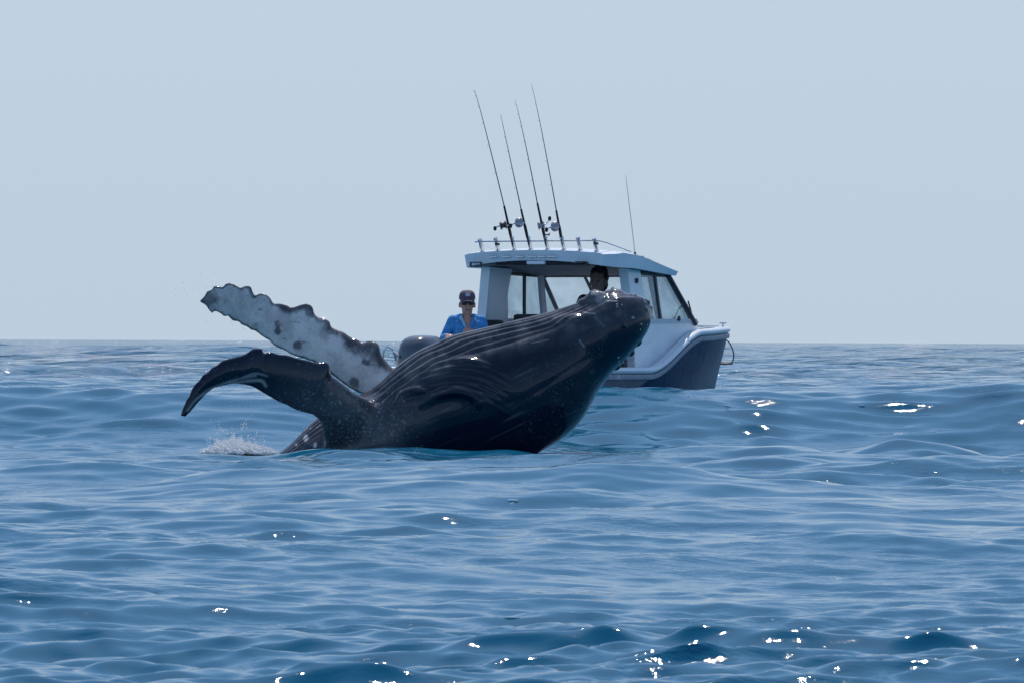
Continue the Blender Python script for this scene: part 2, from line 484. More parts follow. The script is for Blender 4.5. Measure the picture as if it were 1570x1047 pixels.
whale_parts = [whale_body(),
    flipper(FAR_U, FAR_L, [(0, 54.25), (0.2, 54.62), (0.5, 54.95), (1, 55.5)], [(0, .16), (0.15, .12), (0.5, .075), (0.85, .04), (1, .018)]),
    flipper(NEAR_U, NEAR_L, [(0, 54.0), (0.10, 53.78), (0.2, 53.50), (0.34, 53.2), (0.6, 52.9), (1, 52.75)], [(0, .36), (0.10, .30), (0.2, .19), (0.35, .10), (0.6, .065), (0.85, .05), (1, .015)])]
def on_skin(px, py, dy): p = W2(px, py); return (p[0], WD+dy, p[1])
# lumps and tubercles of chin and rostrum
LUMPS = [((914,460), -.12, .115, (1.15, .9, .95)), ((900,466), -.10, .09, (1.3, 1, .9)), ((925,462), -.18, .07, (1.2, 1, .9)), ((941,457), -.02, .12, (1.25, 1, .95)), ((950,452), .05, .07, (1, 1, .8)),
         ((975,461), -.10, .035, (1, 1, 1)), ((984,460), -.04, .033, (1, 1, 1.0)), ((992,464), -.06, .036, (1, 1, 1)), ((969,468), -.17, .032, (1, 1, 1)),
         ((996,472), -.02, .036, (1, 1, 1)), ((981,470), -.16, .030, (1, 1, 1)), ((989,474), -.17, .03, (1, 1, 1)), ((957,500), -.40, .028, (1, 1, 1)),
         ((994,483), -.02, .043, (1, 1, 1)), ((987,503), .0, .047, (1, 1, 1.4)), ((977,521), -.03, .054, (1, 1, 1.3)), ((964,539), .0, .050, (1.4, 1, 1)),
         ((955,550), -.05, .039, (1, 1, 1.2)), ((941,560), .02, .054, (1.5, 1, 1)), ((929,572), -.02, .043, (1, 1, 1.4)), ((917,584), .0, .051, (1.5, 1, 1.1)),
         ((908,596), .02, .036, (1, 1, 1.3)), ((901,607), .0, .047, (1, 1, 1.4)), ((894,619), -.02, .039, (1, 1, 1.3)), ((887,632), .0, .046, (1, 1, 1.4))]
for (q, dy, r, sc) in LUMPS:
    whale_parts.append(ball(on_skin(q[0], q[1], dy), r, sc))
allV, allF, o0 = [], [], 0
for V_, F_ in whale_parts:
    allV.append(V_); allF += [[k+o0 for k in f] for f in F_]; o0 += len(V_)
ORG = np.array([0.0, WD, 0.0])
tmp = bpy.data.meshes.new("whale_rough")
tmp.from_pydata((np.vstack(allV)-ORG).tolist(), [], allF)
bm = bmesh.new(); bm.from_mesh(tmp)
bmesh.ops.recalc_face_normals(bm, faces=bm.faces)
bm.to_mesh(tmp); bm.free()
whale_tmp = bpy.data.objects.new("whale_rough", tmp); col.objects.link(whale_tmp)
md = whale_tmp.modifiers.new("remesh", 'REMESH'); md.mode = 'VOXEL'; md.voxel_size = 0.0105; md.use_smooth_shade = True
ms = whale_tmp.modifiers.new("smooth", 'SMOOTH'); ms.factor = 0.5; ms.iterations = 4
dg = bpy.context.evaluated_depsgraph_get()
wme = bpy.data.meshes.new_from_object(whale_tmp.evaluated_get(dg))
bpy.data.objects.remove(whale_tmp); bpy.data.meshes.remove(tmp)
wme.name = "whale"
nv = len(wme.vertices)
co = np.empty(nv*3, np.float32); wme.vertices.foreach_get("co", co); co = co.reshape(-1, 3)
print("whale verts", nv)
# melt the shoulder of the near flipper and the chin lumps into the body
def melt(me_, co_, centres, iters):
    ne = len(me_.edges); E = np.empty(ne*2, np.int32); me_.edges.foreach_get("vertices", E); E = E.reshape(-1, 2)
    w = np.zeros(len(co_))
    for c, rad in centres: w = np.maximum(w, 1-smooth(rad*.5, rad, np.sqrt((((co_-np.array(c))**2).sum(1)))))
    act = w > 0.001; Ea = E[act[E[:, 0]] | act[E[:, 1]]]
    deg = np.bincount(Ea.ravel(), minlength=len(co_))[:, None].clip(1)
    for _ in range(iters):
        acc = np.zeros_like(co_)
        for a in range(3): acc[:, a] = np.bincount(Ea[:, 0], co_[Ea[:, 1], a], len(co_))+np.bincount(Ea[:, 1], co_[Ea[:, 0], a], len(co_))
        co_ = co_+(acc/deg-co_)*(w*.6)[:, None]
    return co_
def cpt(px, py, y): p = W2(px, py); return (p[0], y-WD, p[1])
co = melt(wme, co.astype(np.float64), [(cpt(560, 640, 53.4), .42), (cpt(590, 660, 53.35), .40), (cpt(530, 640, 53.3), .33), (cpt(520, 690, 53.4), .3), (cpt(560, 600, 53.6), .26)], 90)
co = melt(wme, co, [(cpt(905, 462, 53.9), .2), (cpt(945, 455, 54.0), .2)], 5).astype(np.float32)
wme.vertices.foreach_set("co", co.ravel()); wme.update()
wme.polygons.foreach_set("use_smooth", np.ones(len(wme.polygons), dtype=bool))
no = np.empty(nv*3, np.float32); wme.vertex_normals.foreach_get("vector", no); no = no.reshape(-1, 3)
X, Y, Z = co[:, 0].astype(float), co[:, 1]+WD, co[:, 2].astype(float)
isf = ((Y > 54.35) & (X < W2(600, 0)[0])) | ((Y < 53.45) & (X < W2(520, 0)[0]))
X = np.where(isf, X*WD/Y, X); Z = np.where(isf, EYE+(Z-EYE)*WD/Y, Z)

# real markings of the skin: pale underside of the far flipper, spots, scars; the throat also carries painted sheen
def closed(U, L): return np.array([W2(*p) for p in U]+[W2(*p) for p in L][::-1])
def inside(X, Z, poly):
    r = np.zeros(X.shape, bool); n = len(poly); j = n-1
    for i in range(n):
        xi, zi = poly[i]; xj, zj = poly[j]
        c = ((zi > Z) != (zj > Z)) & (X < (xj-xi)*(Z-zi)/(zj-zi+1e-12)+xi)
        r ^= c; j = i
    return r
def vnoise(X, Z, f, seed):
    rs = np.random.default_rng(seed); g = rs.uniform(0, 1, (64, 64))
    u = X*f+17.3; v = Z*f+9.1; iu = np.floor(u).astype(int); iv = np.floor(v).astype(int)
    fu = u-iu; fv = v-iv; fu = fu*fu*(3-2*fu); fv = fv*fv*(3-2*fv)
    G = lambda a, b: g[a % 64, b % 64]
    return (G(iu, iv)*(1-fu)+G(iu+1, iv)*fu)*(1-fv)+(G(iu, iv+1)*(1-fu)+G(iu+1, iv+1)*fu)*fv
nzs = 0.5*vnoise(X, Z, 6, 1)+0.3*vnoise(X, Z, 14, 2)+0.2*vnoise(X, Z, 40, 3)
pale = np.zeros(nv)
far_out = closed(FAR_U[3:], FAR_L[2:])
ff = (Y > 54.40) & (Y < 55.8) & (X < W2(607, 0)[0]) & (Z > 0.15)
# distance from the leading and trailing edges darkens the rim
dU, tU = polydist(X, Z, np.array([W2(*p) for p in FAR_U])); dL, tL = polydist(X, Z, np.array([W2(*p) for p in FAR_L]))
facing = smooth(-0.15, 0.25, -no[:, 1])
tipd = np.hypot(X-W2(318, 458)[0], Z-W2(318, 458)[1])
rim = np.interp(tU, [0, .3, .42, .5, .6, .7, .8, 1], [.10, .13, .15, .16, .02, .03, .012, .02])*(0.2+1.6*vnoise(X, Z, 4.3, 8))
pf = smooth(0.0, 1.0, (dU-rim*0.22-0.006)/(rim*1.0+0.01)+(nzs-0.5)*1.1)*smooth(0, 0.03, dL-0.006+(nzs-.5)*.03)
pf = pf*(1-0.85*(1-smooth(0.06, 0.20, tipd+(nzs-0.5)*0.16)))
spots = [((426,505),.045,.9,(1,1.6)),((455,526),.048,.85,(1,1.1)),((470,523),.02,.6,(2,.8)),((561,554),.04,.85,(1.6,.8)),((543,585),.06,.8,(1,1)),((459,494),.022,.5,(2,.6)),
         ((398,473),.016,.6,(1,1)),((394,491),.018,.4,(1,1.4)),((436,519),.02,.5,(2,.6)),((548,538),.03,.4,(2,.7)),((500,515),.06,.3,(1,2)),((510,500),.06,.4,(2,1)),((465,546),.03,.5,(2.5,.6)),((480,478),.1,.7,(1,.6)),((590,560),.05,.4,(1,1))]
for q, r, k, sc in spots:
    c = W2(*q); d = np.hypot((X-c[0])/sc[0], (Z-c[1])/sc[1])+(nzs-0.5)*0.13
    pf = pf*(1-k*(1-smooth(r*0.5, r*1.15, d)))
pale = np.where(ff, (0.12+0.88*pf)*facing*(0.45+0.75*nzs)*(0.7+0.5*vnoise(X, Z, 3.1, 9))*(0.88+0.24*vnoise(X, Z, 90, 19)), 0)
# near flipper: pale streaks under the bend, mottled grey root
nf = (Y < 53.6) & (X < W2(500, 0)[0])
for poly, rad, k in [([(318,598),(340,588),(365,580),(392,574)], .014, .3), ([(308,606),(322,594),(352,584)], .010, .25), ([(352,587),(375,583),(400,582),(408,590)], .016, .4), ([(372,577),(392,571),(410,575)], .010, .3),
                     ([(288,628),(300,612),(315,600)], .014, .4)]:
    d, t = polydist(X, Z, catmull([W2(*v) for v in poly], 20))
    pale = np.maximum(pale, np.where(nf, k*np.exp(-(d/rad)**2)*(0.4+1.2*nzs), 0))
# scars and barnacle-white scratches
for poly, rad, k in [([(887,520),(891,526),(895,530)], .005, .45), ([(893,478),(905,480),(912,480)], .005, .6), ([(930,461),(945,461)], .007, .7), ([(937,452),(942,446)], .008, .7),
                     ([(815,525),(840,520)], .005, .3), ([(700,590),(740,600)], .01, .08), ([(910,485),(925,500)], .004, .3)]:
    d, t = polydist(X, Z, catmull([W2(*v) for v in poly], 12))
    pale = np.maximum(pale, np.where(Y < WD, k*np.exp(-(d/rad)**2), 0))
for q, r, k in [((471,669),.05,.85),((486,679),.035,.8),((456,680),.012,.6),((478,655),.015,.5),((463,664),.01,.5),((892,684),.015,.4)]:
    c = W2(*q); d = np.hypot((X-c[0])*1.4, (Z-c[1]))+(nzs-0.5)*0.03
    pale = np.maximum(pale, np.where((Y < WD+.6) & (Y > 53.2), k*(1-smooth(r*0.4, r, d)), 0))
# rough barnacled grey on the chin lumps
for (q, dy, r, sc) in LUMPS[:5]:
    c = on_skin(q[0], q[1], dy); d = np.sqrt((X-c[0])**2+(Y-c[1])**2+(Z-c[2])**2)
    pale = np.maximum(pale, (1-smooth(r*0.95, r*1.25, d))*(0.10+0.35*smooth(.45, .7, nzs)))
# greyish tint of the root of the near flipper and flank behind it
d = np.hypot((X-W2(530, 640)[0])/1.5, (Z-W2(530, 640)[1]))
grain = vnoise(X*1.3, Z, 75, 5)*vnoise(X, Z*1.2, 48, 6)
grey = (1-smooth(0.12, 0.75, d))*(0.10*(0.3+1.4*nzs)+0.38*smooth(0.32, 0.8, grain))
grey = np.maximum(grey, 0.10*smooth(0.38, 0.8, grain)*smooth(0.45, 0.7, vnoise(X+3, Z, 3.3, 12)))
streak = vnoise(X*0.90+Z*0.43, Z*9-X*4.3, 3.0, 21)*vnoise(X*0.90+Z*0.43, Z*19-X*9.1, 3.7, 22)
grey = np.maximum(grey, 0.07*smooth(0.50, 0.85, streak)*(Y < WD+.2)*(X > W2(560,0)[0]))
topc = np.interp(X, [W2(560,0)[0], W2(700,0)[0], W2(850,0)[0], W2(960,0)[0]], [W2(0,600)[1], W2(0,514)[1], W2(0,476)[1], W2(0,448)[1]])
throat = (1-smooth(0.10, 0.42, topc-Z))*(X > W2(540,0)[0])*(Y < 55)*(Y > 53)  # paler upper throat: natural ventral grey plus a light sheen painted into the colour
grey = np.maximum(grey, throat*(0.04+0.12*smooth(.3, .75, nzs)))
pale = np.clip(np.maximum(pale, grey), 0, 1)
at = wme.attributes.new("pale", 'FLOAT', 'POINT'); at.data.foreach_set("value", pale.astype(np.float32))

wm = bpy.data.materials.new("whale_skin"); wm.use_nodes = True
nt = wm.node_tree; b = nt.nodes["Principled BSDF"]
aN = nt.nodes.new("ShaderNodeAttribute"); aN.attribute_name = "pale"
tc = nt.nodes.new("ShaderNodeTexCoord")
n1 = nt.nodes.new("ShaderNodeTexNoise"); n1.inputs["Scale"].default_value = 55; n1.inputs["Detail"].default_value = 6; n1.inputs["Roughness"].default_value = 0.75
n2 = nt.nodes.new("ShaderNodeTexNoise"); n2.inputs["Scale"].default_value = 5; n2.inputs["Detail"].default_value = 5
for n_ in (n1, n2): nt.links.new(tc.outputs["Object"], n_.inputs["Vector"])
rp = nt.nodes.new("ShaderNodeValToRGB")
rp.color_ramp.elements[0].position = 0.35; rp.color_ramp.elements[0].color = (0.003, 0.009, 0.020, 1)
rp.color_ramp.elements[1].position = 0.78; rp.color_ramp.elements[1].color = (0.010, 0.020, 0.046, 1)
nt.links.new(n1.outputs["Fac"], rp.inputs["Fac"])
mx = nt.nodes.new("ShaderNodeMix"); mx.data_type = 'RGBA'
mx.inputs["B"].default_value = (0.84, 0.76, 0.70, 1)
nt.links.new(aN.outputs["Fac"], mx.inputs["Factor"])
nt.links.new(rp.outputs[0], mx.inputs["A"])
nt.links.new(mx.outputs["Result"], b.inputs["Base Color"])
rr = nt.nodes.new("ShaderNodeMapRange"); rr.inputs["From Min"].default_value = .3; rr.inputs["From Max"].default_value = .7
rr.inputs["To Min"].default_value = 0.07; rr.inputs["To Max"].default_value = 0.11
nt.links.new(n2.outputs["Fac"], rr.inputs["Value"]); nt.links.new(rr.outputs[0], b.inputs["Roughness"])
b.inputs["IOR"].default_value = 1.33; b.inputs["Coat Weight"].default_value = 0.5; b.inputs["Coat Roughness"].default_value = 0.05; b.inputs["Coat IOR"].default_value = 1.33
bp = nt.nodes.new("ShaderNodeBump"); bp.inputs["Strength"].default_value = 0.08; bp.inputs["Distance"].default_value = 0.004
nt.links.new(n1.outputs["Fac"], bp.inputs["Height"]); nt.links.new(bp.outputs[0], b.inputs["Normal"])
wme.materials.clear(); wme.materials.append(wm)
whale = bpy.data.objects.new("whale", wme); whale.location = ORG.tolist(); col.objects.link(whale)
tag(whale, "dark wet whale breaching belly-up in the waves with both long flippers raised", "whale")

# barnacles on chin and head, parts of the whale
barn = mat("barnacle_shell", (0.50, 0.50, 0.48), 0.7, vary=0.35, vscale=60, bump=0.6, bscale=120)
def barnacle_mesh():
    bm = bmesh.new()
    rings = []
    for (r, z) in [(1.0, -0.4), (1.0, 0.1), (0.8, 0.6), (0.5, 0.9), (0.32, 0.7), (0.0, 0.55)]:
        rings.append([bm.verts.new((r*math.cos(a*PI/4)*(1+0.12*(a % 2)), r*math.sin(a*PI/4)*(1+0.12*(a % 2)), z)) for a in range(8)] if r > 0 else [bm.verts.new((0, 0, z))])
    for q in range(len(rings)-1):
        for a in range(8):
            if len(rings[q+1]) == 1: bm.faces.new((rings[q][a], rings[q][(a+1) % 8], rings[q+1][0]))
            else: bm.faces.new((rings[q][a], rings[q][(a+1) % 8], rings[q+1][(a+1) % 8], rings[q+1][a]))
    me = bpy.data.meshes.new("barnacle"); bm.to_mesh(me); bm.free(); me.materials.append(barn)
    return me
bmesh_me = barnacle_mesh()
from mathutils.bvhtree import BVHTree
bvh = BVHTree.FromObject(whale, dg) if False else None
wtree_v = [Vector(v) for v in co[::1].tolist()] if False else None
from mathutils.kdtree import KDTree
sel = np.where((X > W2(890, 0)[0]) & (Y < WD+.3))[0]
kd = KDTree(len(sel))
for ii, k in enumerate(sel): kd.insert(co[k].tolist(), int(k))
kd.balance()
rs = random.Random(5)
for (px, py, dy, n_, spr) in [(908,448,-.12,5,.07),(938,443,-.05,4,.08),(978,457,-.12,6,.07),(993,462,-.1,5,.05),(925,455,-.25,4,.08),(945,470,-.4,3,.10),(985,500,-.25,4,.12),(955,545,-.2,4,.12)]:
    c = on_skin(px, py, dy)
    for q in range(n_):
        tgt = Vector((c[0]+rs.gauss(0, spr*.6), c[1]-WD+rs.gauss(0, spr*.6), c[2]+rs.gauss(0, spr*.6)))
        pos, idx, dist = kd.find(tgt)
        if no[idx][1] > 0.35: continue
        o = bpy.data.objects.new("barnacle", bmesh_me); col.objects.link(o); o.parent = whale
        o.location = pos; r = rs.uniform(.008, .017); o.scale = (r, r, r)
        o.rotation_euler = Vector(no[idx].tolist()).to_track_quat('Z', 'Y').to_euler()

# ================================================================ BOAT
AX = np.array([0.515, 0.857]); ST_ = np.array([0.857, -0.515]); M0 = np.array([-1.10, 61.5])
SC0, ZW = 3.6, 0.2
def BL(s, t, z): return Vector((s-SC0, -t, z-ZW))                       # boat-local point: s forward, t to starboard, z above mean water
def BW(s, t, z):
    q = M0 + s*AX + t*ST_; return Vector((q[0], q[1], z))               # the same point in the world
boat = bpy.data.objects.new("motor_boat", None); col.objects.link(boat)
bc = M0 + SC0*AX
boat.location = (bc[0], bc[1], ZW); boat.rotation_euler = (0, 0, math.atan2(AX[1], AX[0]))
tag(boat, "white and navy cabin fishing boat drifting behind the breaching whale", "boat")

white = mat("gelcoat_white", (0.84, 0.86, 0.88), 0.28, vary=0.06, vscale=3, coat=0.3)
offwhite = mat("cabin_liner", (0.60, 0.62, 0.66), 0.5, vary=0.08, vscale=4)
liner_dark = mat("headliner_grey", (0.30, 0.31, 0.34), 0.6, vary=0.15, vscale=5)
hull_grey = mat("hull_grey", (0.15, 0.145, 0.185), 0.4, spec=0.3, vary=0.18, vscale=14, bump=0.3, bscale=25)
hull_navy = mat("hull_navy", (0.004, 0.035, 0.085), 0.3, spec=0.06, vary=0.45, vscale=9, bump=0.4, bscale=22)
rub = mat("rub_rail_grey", (0.30, 0.31, 0.36), 0.5, vary=0.1)
black = mat("black_rubber", (0.012, 0.012, 0.016), 0.5)
frame_m = mat("window_frame_dark", (0.05, 0.045, 0.05), 0.4)
frame_grey = mat("window_frame_grey", (0.17, 0.17, 0.19), 0.45)
steel = mat("stainless_steel", (0.62, 0.63, 0.65), 0.2, metal=1.0)
dark_gloss = mat("engine_cowl_grey", (0.085, 0.095, 0.11), 0.16, coat=0.8, vary=0.1)
silver = mat("silver_decal", (0.35, 0.37, 0.40), 0.35)
carbon = mat("rod_blank_grey", (0.12, 0.13, 0.17), 0.35)
cork = mat("rod_grip_black", (0.02, 0.018, 0.022), 0.6)
whiteplastic = mat("antenna_white", (0.55, 0.58, 0.66), 0.4)

def glass_mat(name, tint, gl=1.0):
    m = bpy.data.materials.new(name); m.use_nodes = True; nt = m.node_tree; nt.nodes.clear()
    o = nt.nodes.new("ShaderNodeOutputMaterial"); t = nt.nodes.new("ShaderNodeBsdfTransparent"); g = nt.nodes.new("ShaderNodeBsdfGlossy")
    d = nt.nodes.new("ShaderNodeBsdfDiffuse"); d.inputs["Color"].default_value = (0.5, 0.56, 0.6, 1)
    g.inputs["Roughness"].default_value = 0.03; t.inputs["Color"].default_value = (*tint, 1)
    f = nt.nodes.new("ShaderNodeLayerWeight"); f.inputs["Blend"].default_value = 0.12
    n = nt.nodes.new("ShaderNodeTexNoise"); n.inputs["Scale"].default_value = 4.0; n.inputs["Detail"].default_value = 4
    r = nt.nodes.new("ShaderNodeMapRange"); r.inputs["From Min"].default_value = .35; r.inputs["From Max"].default_value = .75
    r.inputs["To Min"].default_value = 0.04*gl; r.inputs["To Max"].default_value = 0.26*gl
    m1 = nt.nodes.new("ShaderNodeMixShader"); m2 = nt.nodes.new("ShaderNodeMixShader")
    tc = nt.nodes.new("ShaderNodeTexCoord"); nt.links.new(tc.outputs["Object"], n.inputs["Vector"])
    nt.links.new(n.outputs["Fac"], r.inputs["Value"]); nt.links.new(r.outputs[0], m1.inputs["Fac"])
    nt.links.new(t.outputs[0], m1.inputs[1]); nt.links.new(d.outputs[0], m1.inputs[2])
    nt.links.new(f.outputs["Fresnel"], m2.inputs["Fac"]); nt.links.new(m1.outputs[0], m2.inputs[1]); nt.links.new(g.outputs[0], m2.inputs[2])
    nt.links.new(m2.outputs[0], o.inputs["Surface"])
    return m
glass = glass_mat("window_glass_salty", (0.80, 0.88, 0.92))

class MB:
    """collects shapes in one local frame, links them as one object"""
    def __init__(self): self.bm = bmesh.new()
    def hexa(self, pts, bev=0.0):
        vs = [self.bm.verts.new(p) for p in pts]
        fs = [(0,1,2,3),(7,6,5,4),(0,4,5,1),(1,5,6,2),(2,6,7,3),(3,7,4,0)]
        nf = [self.bm.faces.new([vs[i] for i in f]) for f in fs]
        if bev: 
            bmesh.ops.recalc_face_normals(self.bm, faces=nf)
            ed = list({e for f in nf for e in f.edges})
            bmesh.ops.bevel(self.bm, geom=ed, offset=bev, segments=2, affect='EDGES', profile=0.6)
        return self
    def box(self, c, size, bev=0.0, rot=None):
        h = Vector(size)/2; R = rot or Matrix.Identity(3)
        sg = [(-1,-1,-1),(1,-1,-1),(1,1,-1),(-1,1,-1),(-1,-1,1),(1,-1,1),(1,1,1),(-1,1,1)]
        return self.hexa([Vector(c)+R@Vector((a*h.x, b*h.y, d*h.z)) for a, b, d in sg], bev)
    def tube(self, pts, radii, seg=10, closed=False):
        pts = [Vector(p) for p in pts]; n = len(pts)
        radii = [float(x) for x in radii] if hasattr(radii, "__len__") else [float(radii)]*n
        rings = []; up = None
        for i, p in enumerate(pts):
            if closed: d = pts[(i+1) % n]-pts[i-1]
            else: d = pts[min(i+1, n-1)]-pts[max(i-1, 0)]
            d.normalize()
            if up is None: up = d.orthogonal().normalized()
            u = (up - d*up.dot(d)); u = u.normalized() if u.length > 1e-6 else d.orthogonal().normalized(); up = u; v = d.cross(u)
            rings.append([self.bm.verts.new(p+radii[i]*(math.cos(a*2*PI/seg)*u+math.sin(a*2*PI/seg)*v)) for a in range(seg)])
        for i in range(n if closed else n-1):
            A, B = rings[i], rings[(i+1) % n]
            for a in range(seg): self.bm.faces.new((A[a], A[(a+1) % seg], B[(a+1) % seg], B[a]))
        if not closed: self.bm.faces.new(rings[0][::-1]); self.bm.faces.new(rings[-1])
        return self
    def lathe(self, prof, M_=None, seg=20):
        M_ = M_ or Matrix.Identity(4); rings = []
        for r, z in prof:
            rings.append([self.bm.verts.new(M_@Vector((max(r, 1e-4)*math.cos(a*2*PI/seg), max(r, 1e-4)*math.sin(a*2*PI/seg), z))) for a in range(seg)])
        for A, B in zip(rings, rings[1:]):
            for a in range(seg): self.bm.faces.new((A[a], A[(a+1) % seg], B[(a+1) % seg], B[a]))
        self.bm.faces.new(rings[0][::-1]); self.bm.faces.new(rings[-1])
        return self
    def grid(self, G):
        vs = [[self.bm.verts.new(p) for p in row] for row in G]
        for i in range(len(vs)-1):
            for j in range(len(vs[0])-1):
                self.bm.faces.new((vs[i][j], vs[i][j+1], vs[i+1][j+1], vs[i+1][j]))
        return vs
    def build(self, name, m, parent=None, smooth_ang=35, matfn=None, extra=()):
        bmesh.ops.recalc_face_normals(self.bm, faces=self.bm.faces)
        me = bpy.data.meshes.new(name); self.bm.to_mesh(me); self.bm.free()
        me.materials.append(m)
        for e_ in extra: me.materials.append(e_)
        if matfn:
            for p in me.polygons: p.material_index = matfn(p.center)
        if smooth_ang:
            me.polygons.foreach_set("use_smooth", [True]*len(me.polygons))
            me.set_sharp_from_angle(angle=math.radians(smooth_ang))
        o = bpy.data.objects.new(name, me); col.objects.link(o)
        if parent is not None: o.parent = parent
        return o

ip = lambda x, xs, ys: float(np.interp(x, xs, ys))
def sm_ip(x, xs, ys):
    # smooth (pchip-like) interpolation
    for i in range(len(xs)-1):
        if x <= xs[i+1] or i == len(xs)-2:
            t = min(max((x-xs[i])/(xs[i+1]-xs[i]), 0), 1); t = t*t*(3-2*t); return ys[i]+(ys[i+1]-ys[i])*t
GS = [0.45, 1.5, 3.0, 4.2, 5.2, 6.0, 6.6, 7.0, 7.25, 7.32]
GB = [1.06, 1.14, 1.17, 1.15, 1.07, 0.88, 0.63, 0.39, 0.17, 0.05]
def g_beam(s): return float(catmull([[a, b] for a, b in zip(GS, GB)], 400)[:, 1][np.searchsorted(_cs, s, side='left').clip(0, 399)])
_cs = catmull([[a, b] for a, b in zip(GS, GB)], 400)[:, 0]
def sheer(s):
    if s < 3.55: return 0.84+0.0*s
    if s < 5.1:
        t = (s-3.55)/1.55; t = t*t*(3-2*t); return 0.84+0.48*t
    return 1.32+0.04*min(1, (s-5.1)/1.2)
stns = np.concatenate([np.linspace(0.45, 3.1, 10), np.linspace(3.2, 5.2, 60), np.linspace(5.3, 7.0, 20), np.linspace(7.04, 7.32, 8)])
def hull_sec(s):
    g = g_beam(s); zg = sheer(s); f = smooth(4.0, 7.3, s)
    low = g*(1-0.05-0.42*f) - 0.02
    chine = max(low*(0.90-0.25*f), 0.02)
    zc = 0.02+0.35*f
    out = []
    for k in np.linspace(0, 1, 30):
        z = zg + (zc-zg)*k
        t = g + (chine-g)*(k**(1+.35*f))
        out.append((max(t, 0.012), z))
    out.append((max(chine*0.5, .01), zc-0.18)); out.append((0.0, -0.32+0.35*f))
    return out
mb = MB(); G = []
for s in stns:
    sec = hull_sec(s); row = [BL(s, t, z) for t, z in sec] + [BL(s, -t, z) for t, z in sec[::-1][1:]]
    G.append(row)
vs = mb.grid(G)
mb.bm.faces.new(vs[0]); mb.bm.faces.new(vs[-1][::-1])
def hull_paint(c):
    s = c.x+SC0; z = c.z+ZW
    bound = 3.28+(z-0.6)*2.2+0.35*max(0, z-0.95)
    return 1 if s > bound and z < sheer(s)-0.10 else 0
mb.build("hull", hull_grey, boat, 40, hull_paint, [hull_navy])
for sd in (1, -1):
    # gunwale cap with rub rail below it
    mb = MB(); G = []
    for s in stns:
        g = g_beam(s); zg = sheer(s); r = 0.045
        pr = [(g-0.11, zg-0.03), (g-0.11, zg+0.03), (g-0.06, zg+0.045), (g+0.0, zg+0.045), (g+0.026, zg+0.03), (g+0.034, zg+0.008), (g+0.026, zg-0.012), (g+0.005, zg-0.03)]
        G.append([BL(s, sd*max(t, 0.0), z) for t, z in pr])
    v_ = mb.grid(G); mb.bm.faces.new(v_[0]); mb.bm.faces.new(v_[-1])
    mb.build("gunwale", white, boat, 60)
    mb = MB(); G = []
    for s in stns:
        g = g_beam(s); zg = sheer(s)
        pr = [(g-0.005, zg-0.04), (g+0.018, zg-0.045), (g+0.022, zg-0.075), (g+0.014, zg-0.105), (g-0.02, zg-0.11)]
        G.append([BL(s, sd*max(t, 0.0), z) for t, z in pr])
    v_ = mb.grid(G); mb.bm.faces.new(v_[0]); mb.bm.faces.new(v_[-1])
    mb.build("rub_rail", rub, boat, 60)
    # side deck between cabin and gunwale, inner bulwark aft
    mb = MB(); G = []
    for s in np.linspace(2.9, 7.25, 50):
        g = g_beam(s); zg = sheer(s)
        inn = 0.80 if s < 5.1 else 0.80*(1-smooth(5.1, 7.2, s))
        inn = min(inn, max(g-0.13, 0))
        G.append([BL(s, sd*t, z) for t, z in [(g-0.10, zg-0.02), (g-0.14, zg-0.05), ((g+inn)/2, zg-0.05), (inn, zg-0.04)]])
    mb.grid(G); mb.build("side_deck", white, boat, 50)
    mb = MB(); G = []
    for s in np.linspace(0.55, 3.0, 14):
        g = g_beam(s)
        G.append([BL(s, sd*t, z) for t, z in [(g-0.10, 0.80), (g-0.16, 0.74), (g-0.17, 0.12)]])
    mb.grid(G); mb.build("bulwark", offwhite, boat, 50)
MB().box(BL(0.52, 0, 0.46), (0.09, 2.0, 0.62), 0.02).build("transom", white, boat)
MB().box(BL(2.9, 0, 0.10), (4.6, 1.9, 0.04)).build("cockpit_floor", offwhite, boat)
# foredeck hump and hatch
mb = MB(); G = []
for s in np.linspace(5.05, 7.2, 24):
    g = max(g_beam(s)-0.12, 0.02)
    G.append([BL(s, t*g, sheer(s)-0.04+0.05*(1-t*t)) for t in np.linspace(-1, 1, 13)])
mb.grid(G); mb.build("foredeck", white, boat, 60)

